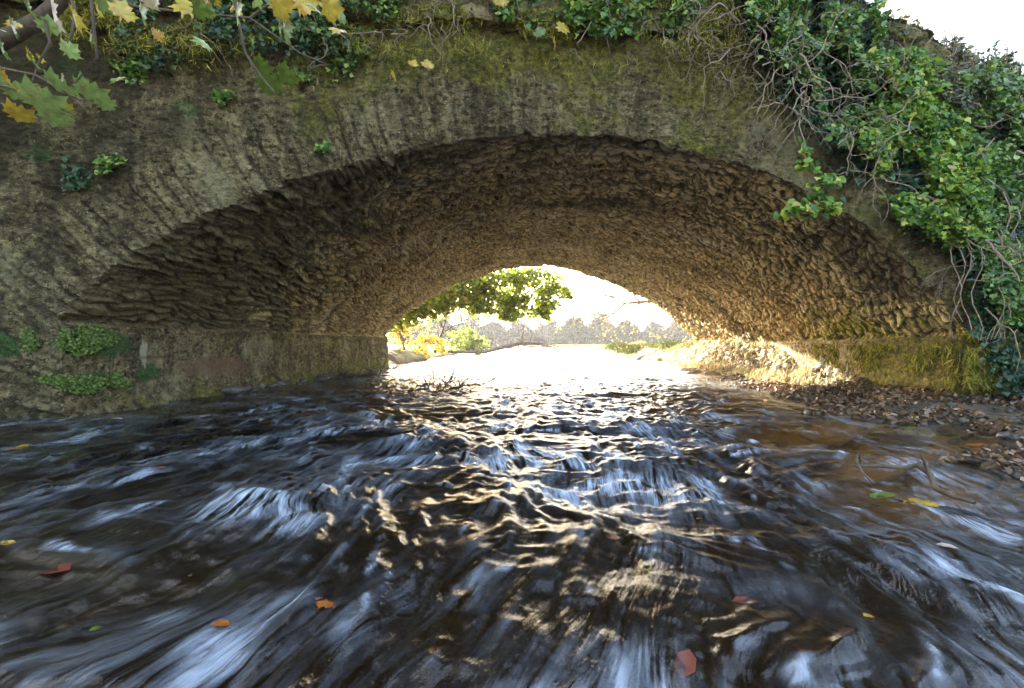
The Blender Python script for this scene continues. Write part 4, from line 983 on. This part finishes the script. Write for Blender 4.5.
def bl(px, py, d, rp, rq, rd=None): # blob given by pixel centre and pixel radii at depth d
    p = at_depth(px, py, d); return ((p.x, p.y, p.z), rp*d/F, (rd if rd else rp*d/F*.7), rq*d/F)
b = at_depth(380, 350, 14.5)
tree('leafy_tree', 'green tree on the left bank hanging low over the far opening', (b.x-.6, b.y, -.35), 2.6, .10, M['treeleaf'],
     [bl(535, 296, 14.6, 36, 20), bl(500, 291, 14.4, 34, 22), bl(470, 291, 14.2, 28, 18), bl(440, 299, 14, 24, 14), bl(415, 312, 14, 18, 12), bl(556, 296, 14.6, 18, 12), bl(520, 308, 14.6, 22, 12), bl(395, 318, 14, 18, 14), bl(480, 283, 14.0, 30, 12), bl(440, 293, 13.8, 24, 12), bl(412, 307, 13.6, 18, 12), bl(530, 279, 14.2, 30, 9), bl(508, 312, 14.8, 12, 12), bl(545, 310, 14.8, 10, 10), bl(475, 306, 14.5, 10, 9), bl(455, 300, 14.1, 26, 16), bl(485, 304, 14.3, 24, 14), bl(430, 308, 14, 22, 13)], .11, 1500, lean=(.55, .1, .8), seed=3)
b = at_depth(405, 352, 16)
tree('autumn_shrub', 'rusty golden shrub at the left side of the far opening', (b.x, b.y, -.4), 1.2, .05, M['gold'], [bl(408, 338, 16, 26, 26), bl(398, 322, 16, 18, 18), bl(428, 350, 16, 18, 12)], .09, 1600, cat='shrub', seed=5, lean=(.1, 0, 1), L=1.2)
b = at_depth(435, 355, 17)
tree('bare_tree', 'bare twiggy tree behind the golden shrub at left', (b.x, b.y, -.35), 2.0, .07, None, [], 0, 0, seed=6, bare=True, lean=(.35, 0, 1), kids=4, depth=4, L=1.7)
b = at_depth(470, 352, 24)
tree('green_bush', 'small rounded green bush on the far left bank', (b.x, b.y, -.35), .8, .04, M['treeleaf'], [bl(462, 342, 24, 14, 14), bl(478, 348, 24, 12, 9)], .14, 1100, cat='bush', seed=7, L=.8)
# bare limb with golden leaves coming in from the right
b = at_depth(735, 352, 17); t = thing('bare_tree', 'nearly bare tree with a few golden leaves leaning in from the right bank', 'tree', (b.x, b.y, -.35))
random.seed(19); out = []; tips = []
main = [Vector((b.x, b.y, -.4)), at_depth(728, 325, 17), at_depth(705, 303, 17), at_depth(672, 298, 17), at_depth(648, 303, 17), at_depth(625, 305, 17), at_depth(606, 295, 17)]
out.append((main, [.16, .13, .09, .06, .045, .03, .015]))
for (a0, b0_, dx, dz) in ((672, 298, -.8, .5), (655, 302, -1, -.5), (640, 304, -.7, .6), (625, 305, -1, -.6), (615, 300, -.8, .5), (690, 300, -.6, -.9), (700, 303, -.2, -1), (665, 300, -.9, -.7), (680, 300, -.5, .8), (650, 303, -.5, .9)):
    branchy(at_depth(a0, b0_, 17), (dx, random.gauss(0, .3), dz), 1.9, .035, 2, out, 7, .2, 4, .6, 0, tips)
child('trunk', tubes(out, 5), M['bark'], t, True)
P = np.array([tuple(q+Vector((random.gauss(0, .06),)*3)) for q in random.sample(tips, min(len(tips), 900))])
child('crown', leaf_mesh(P, rng.uniform(.05, .10, len(P)), 'oval', None, .9), M['gold'], t)
# hazy trees across the meadow
FTREE = 1
ft = [(492, 352, 62, 322, 24), (520, 352, 60, 326, 22), (548, 352, 66, 322, 20), (575, 352, 58, 318, 20), (600, 352, 64, 316, 22), (628, 352, 60, 322, 22), (655, 352, 66, 326, 20), (682, 352, 62, 320, 24), (712, 352, 60, 316, 24), (468, 352, 58, 318, 22), (440, 352, 62, 314, 22), (410, 352, 60, 312, 24)]
words = ['broad hazy tree nearest the green bush', 'blue grey tree second from the left in the far treeline', 'pointed pale tree left of the middle of the far treeline', 'round olive tree in the middle of the far treeline', 'tallest rounded tree right of the green overhang', 'low dark tree beneath the bare limb', 'faint distant tree under the golden twigs', 'grey green tree at the right of the far opening', 'rightmost far tree seen past the arch edge', 'far tree behind the fallen branch', 'far tree behind the bare twiggy tree', 'far tree behind the golden shrub']
for i, (a, b_, d_, top, wd) in enumerate(ft):
    b = at_depth(a, b_, d_); p = (b.x, b.y, (tz(b.x, b.y))); hh = (345-top)/F*d_
    tree('distant_tree', words[i], p, hh*.7, .2, M['fartree'], [((p[0], p[1], hh*.45), wd*d_/F*.5, 2.4, hh*(.42+.22*((i*37) % 5)/4)), ((p[0]-.8, p[1], hh*.25), wd*d_/F*.75, 2.6, hh*.36), ((p[0]+1.2, p[1]-.5, hh*.15), wd*d_/F*.9, 2.4, hh*.4)], .34, 3600, group='hazy trees across the meadow', seed=40+i, depth=2, L=hh*.8)
# tussocks on the far right bank
random.seed(70)
tl = ['mossy green tussock nearest the right wall end on the far bank', 'largest green tussock on the far bank', 'small dark tussock at the water edge furthest left', 'pale tussock behind the largest one', 'low tussock between the two green ones', 'straw tussock at the arch edge', 'flat green tussock near the water']
for i, (a, b_, d_, w_) in enumerate([(672, 352, 17, .5), (648, 351, 19, .6), (618, 353, 20, .4), (640, 348, 24, .5), (660, 350, 18.5, .35), (693, 352, 15.5, .45), (632, 355, 17.5, .3)]):
    c = at_depth(a, b_, d_); z = (tz(c.x, c.y)); P = []
    for k in range(1500):
        u_, v_ = random.gauss(0, .5), random.gauss(0, .5); P.append((c.x+u_*w_*1.5, c.y+v_*.8, z+random.uniform(0, .34)*math.exp(-(u_*u_+v_*v_))))
    tufts('tussock', tl[i], 'tussock', np.array(P), rng.uniform(.10, .24, len(P)), M['straw'] if i in (3, 5) else M['tussock'], [0, -1, .4], 'blade', .5, (0, 0, 1.5), 'grass tussocks on the far bank')
P = []
for i in range(9000):
    y = random.uniform(15, 46); x = random.uniform(-8, 12)
    z = (tz(x, y))
    if z < WZ+.05: continue
    P.append((x, y, z+.03))
link('meadow_grass', leaf_mesh(np.array(P), rng.uniform(.10, .28, len(P)), 'blade', np.tile([0, -1, .5], (len(P), 1)), .5, down=(0, 0, 1.5)), M['straw'], label='bleached meadow grass on the banks beyond the bridge', cat='grass', kind='stuff')

# ------------------------------------------------------------------ haze
m = NT('haze_air'); pv = m.n('ShaderNodeVolumePrincipled'); pv.inputs['Color'].default_value = (.93, .95, 1, 1); pv.inputs['Density'].default_value = .0010; pv.inputs['Anisotropy'].default_value = .3
m.t.links.new(pv.outputs[0], m.out.inputs['Volume'])
import os
USE_HAZE = True
if USE_HAZE:
    x0, x1, y0, y1, z0_, z1 = -300, 300, -230, 350, -3.5, 14
    v = np.array([(x, y, z) for x in (x0, x1) for y in (y0, y1) for z in (z0_, z1)])
    f = np.array([(0, 1, 3, 2), (4, 6, 7, 5), (0, 4, 5, 1), (2, 3, 7, 6), (0, 2, 6, 4), (1, 5, 7, 3)])
    link('haze', mesh_np('haze', v, f), m.m, label='thin morning haze over the river meadow', cat='haze', kind='stuff')

# ------------------------------------------------------------------ light, camera
AZ, EL = 36.0, 20.0          # sun stands beyond the bridge, AZ degrees left of the barrel axis
sd = bpy.data.lights.new('sun', 'SUN'); sd.energy = 4.3; sd.angle = R(.6); sd.color = (1, .90, .76)
so = bpy.data.objects.new('sun', sd); COL.objects.link(so)
tosun = Vector((-math.sin(R(AZ))*math.cos(R(EL)), math.cos(R(AZ))*math.cos(R(EL)), math.sin(R(EL))))
so.rotation_euler = (-tosun).to_track_quat('-Z', 'Y').to_euler(); so.location = tosun*60
w = bpy.data.worlds.new('World'); SC.world = w; w.use_nodes = True; nt = w.node_tree; nt.nodes.clear()
sk = nt.nodes.new('ShaderNodeTexSky'); sk.sky_type = 'NISHITA'; sk.sun_disc = False; sk.sun_elevation = R(EL); sk.sun_rotation = R(-AZ); sk.air_density = 1.0; sk.dust_density = 6.0; sk.ozone_density = 0.6
bg = nt.nodes.new('ShaderNodeBackground'); bg.inputs[1].default_value = .15; wo = nt.nodes.new('ShaderNodeOutputWorld')
nt.links.new(sk.outputs[0], bg.inputs[0]); nt.links.new(bg.outputs[0], wo.inputs[0])
cd = bpy.data.cameras.new('camera'); cd.sensor_width = 36; cd.lens = F/1024*36; cd.clip_start = .05; cd.clip_end = 1500; cd.shift_y = -1/1024
co = bpy.data.objects.new('camera', cd); COL.objects.link(co); co.rotation_euler = (R(90), 0, TH0); SC.camera = co
SC.view_settings.view_transform = 'Standard'; SC.view_settings.look = 'None'; SC.view_settings.exposure = 3.6; SC.view_settings.gamma = 1
SC.render.engine = 'CYCLES'; cy = SC.cycles
cy.use_denoising = True; cy.max_bounces = 8; cy.diffuse_bounces = 5; cy.glossy_bounces = 3; cy.transparent_max_bounces = 12; cy.transmission_bounces = 2; cy.volume_bounces = 0
cy.caustics_reflective = True; cy.blur_glossy = 1.0; cy.sample_clamp_indirect = 25.0; cy.use_adaptive_sampling = True
cy.volume_step_rate = 5; cy.volume_max_steps = 32
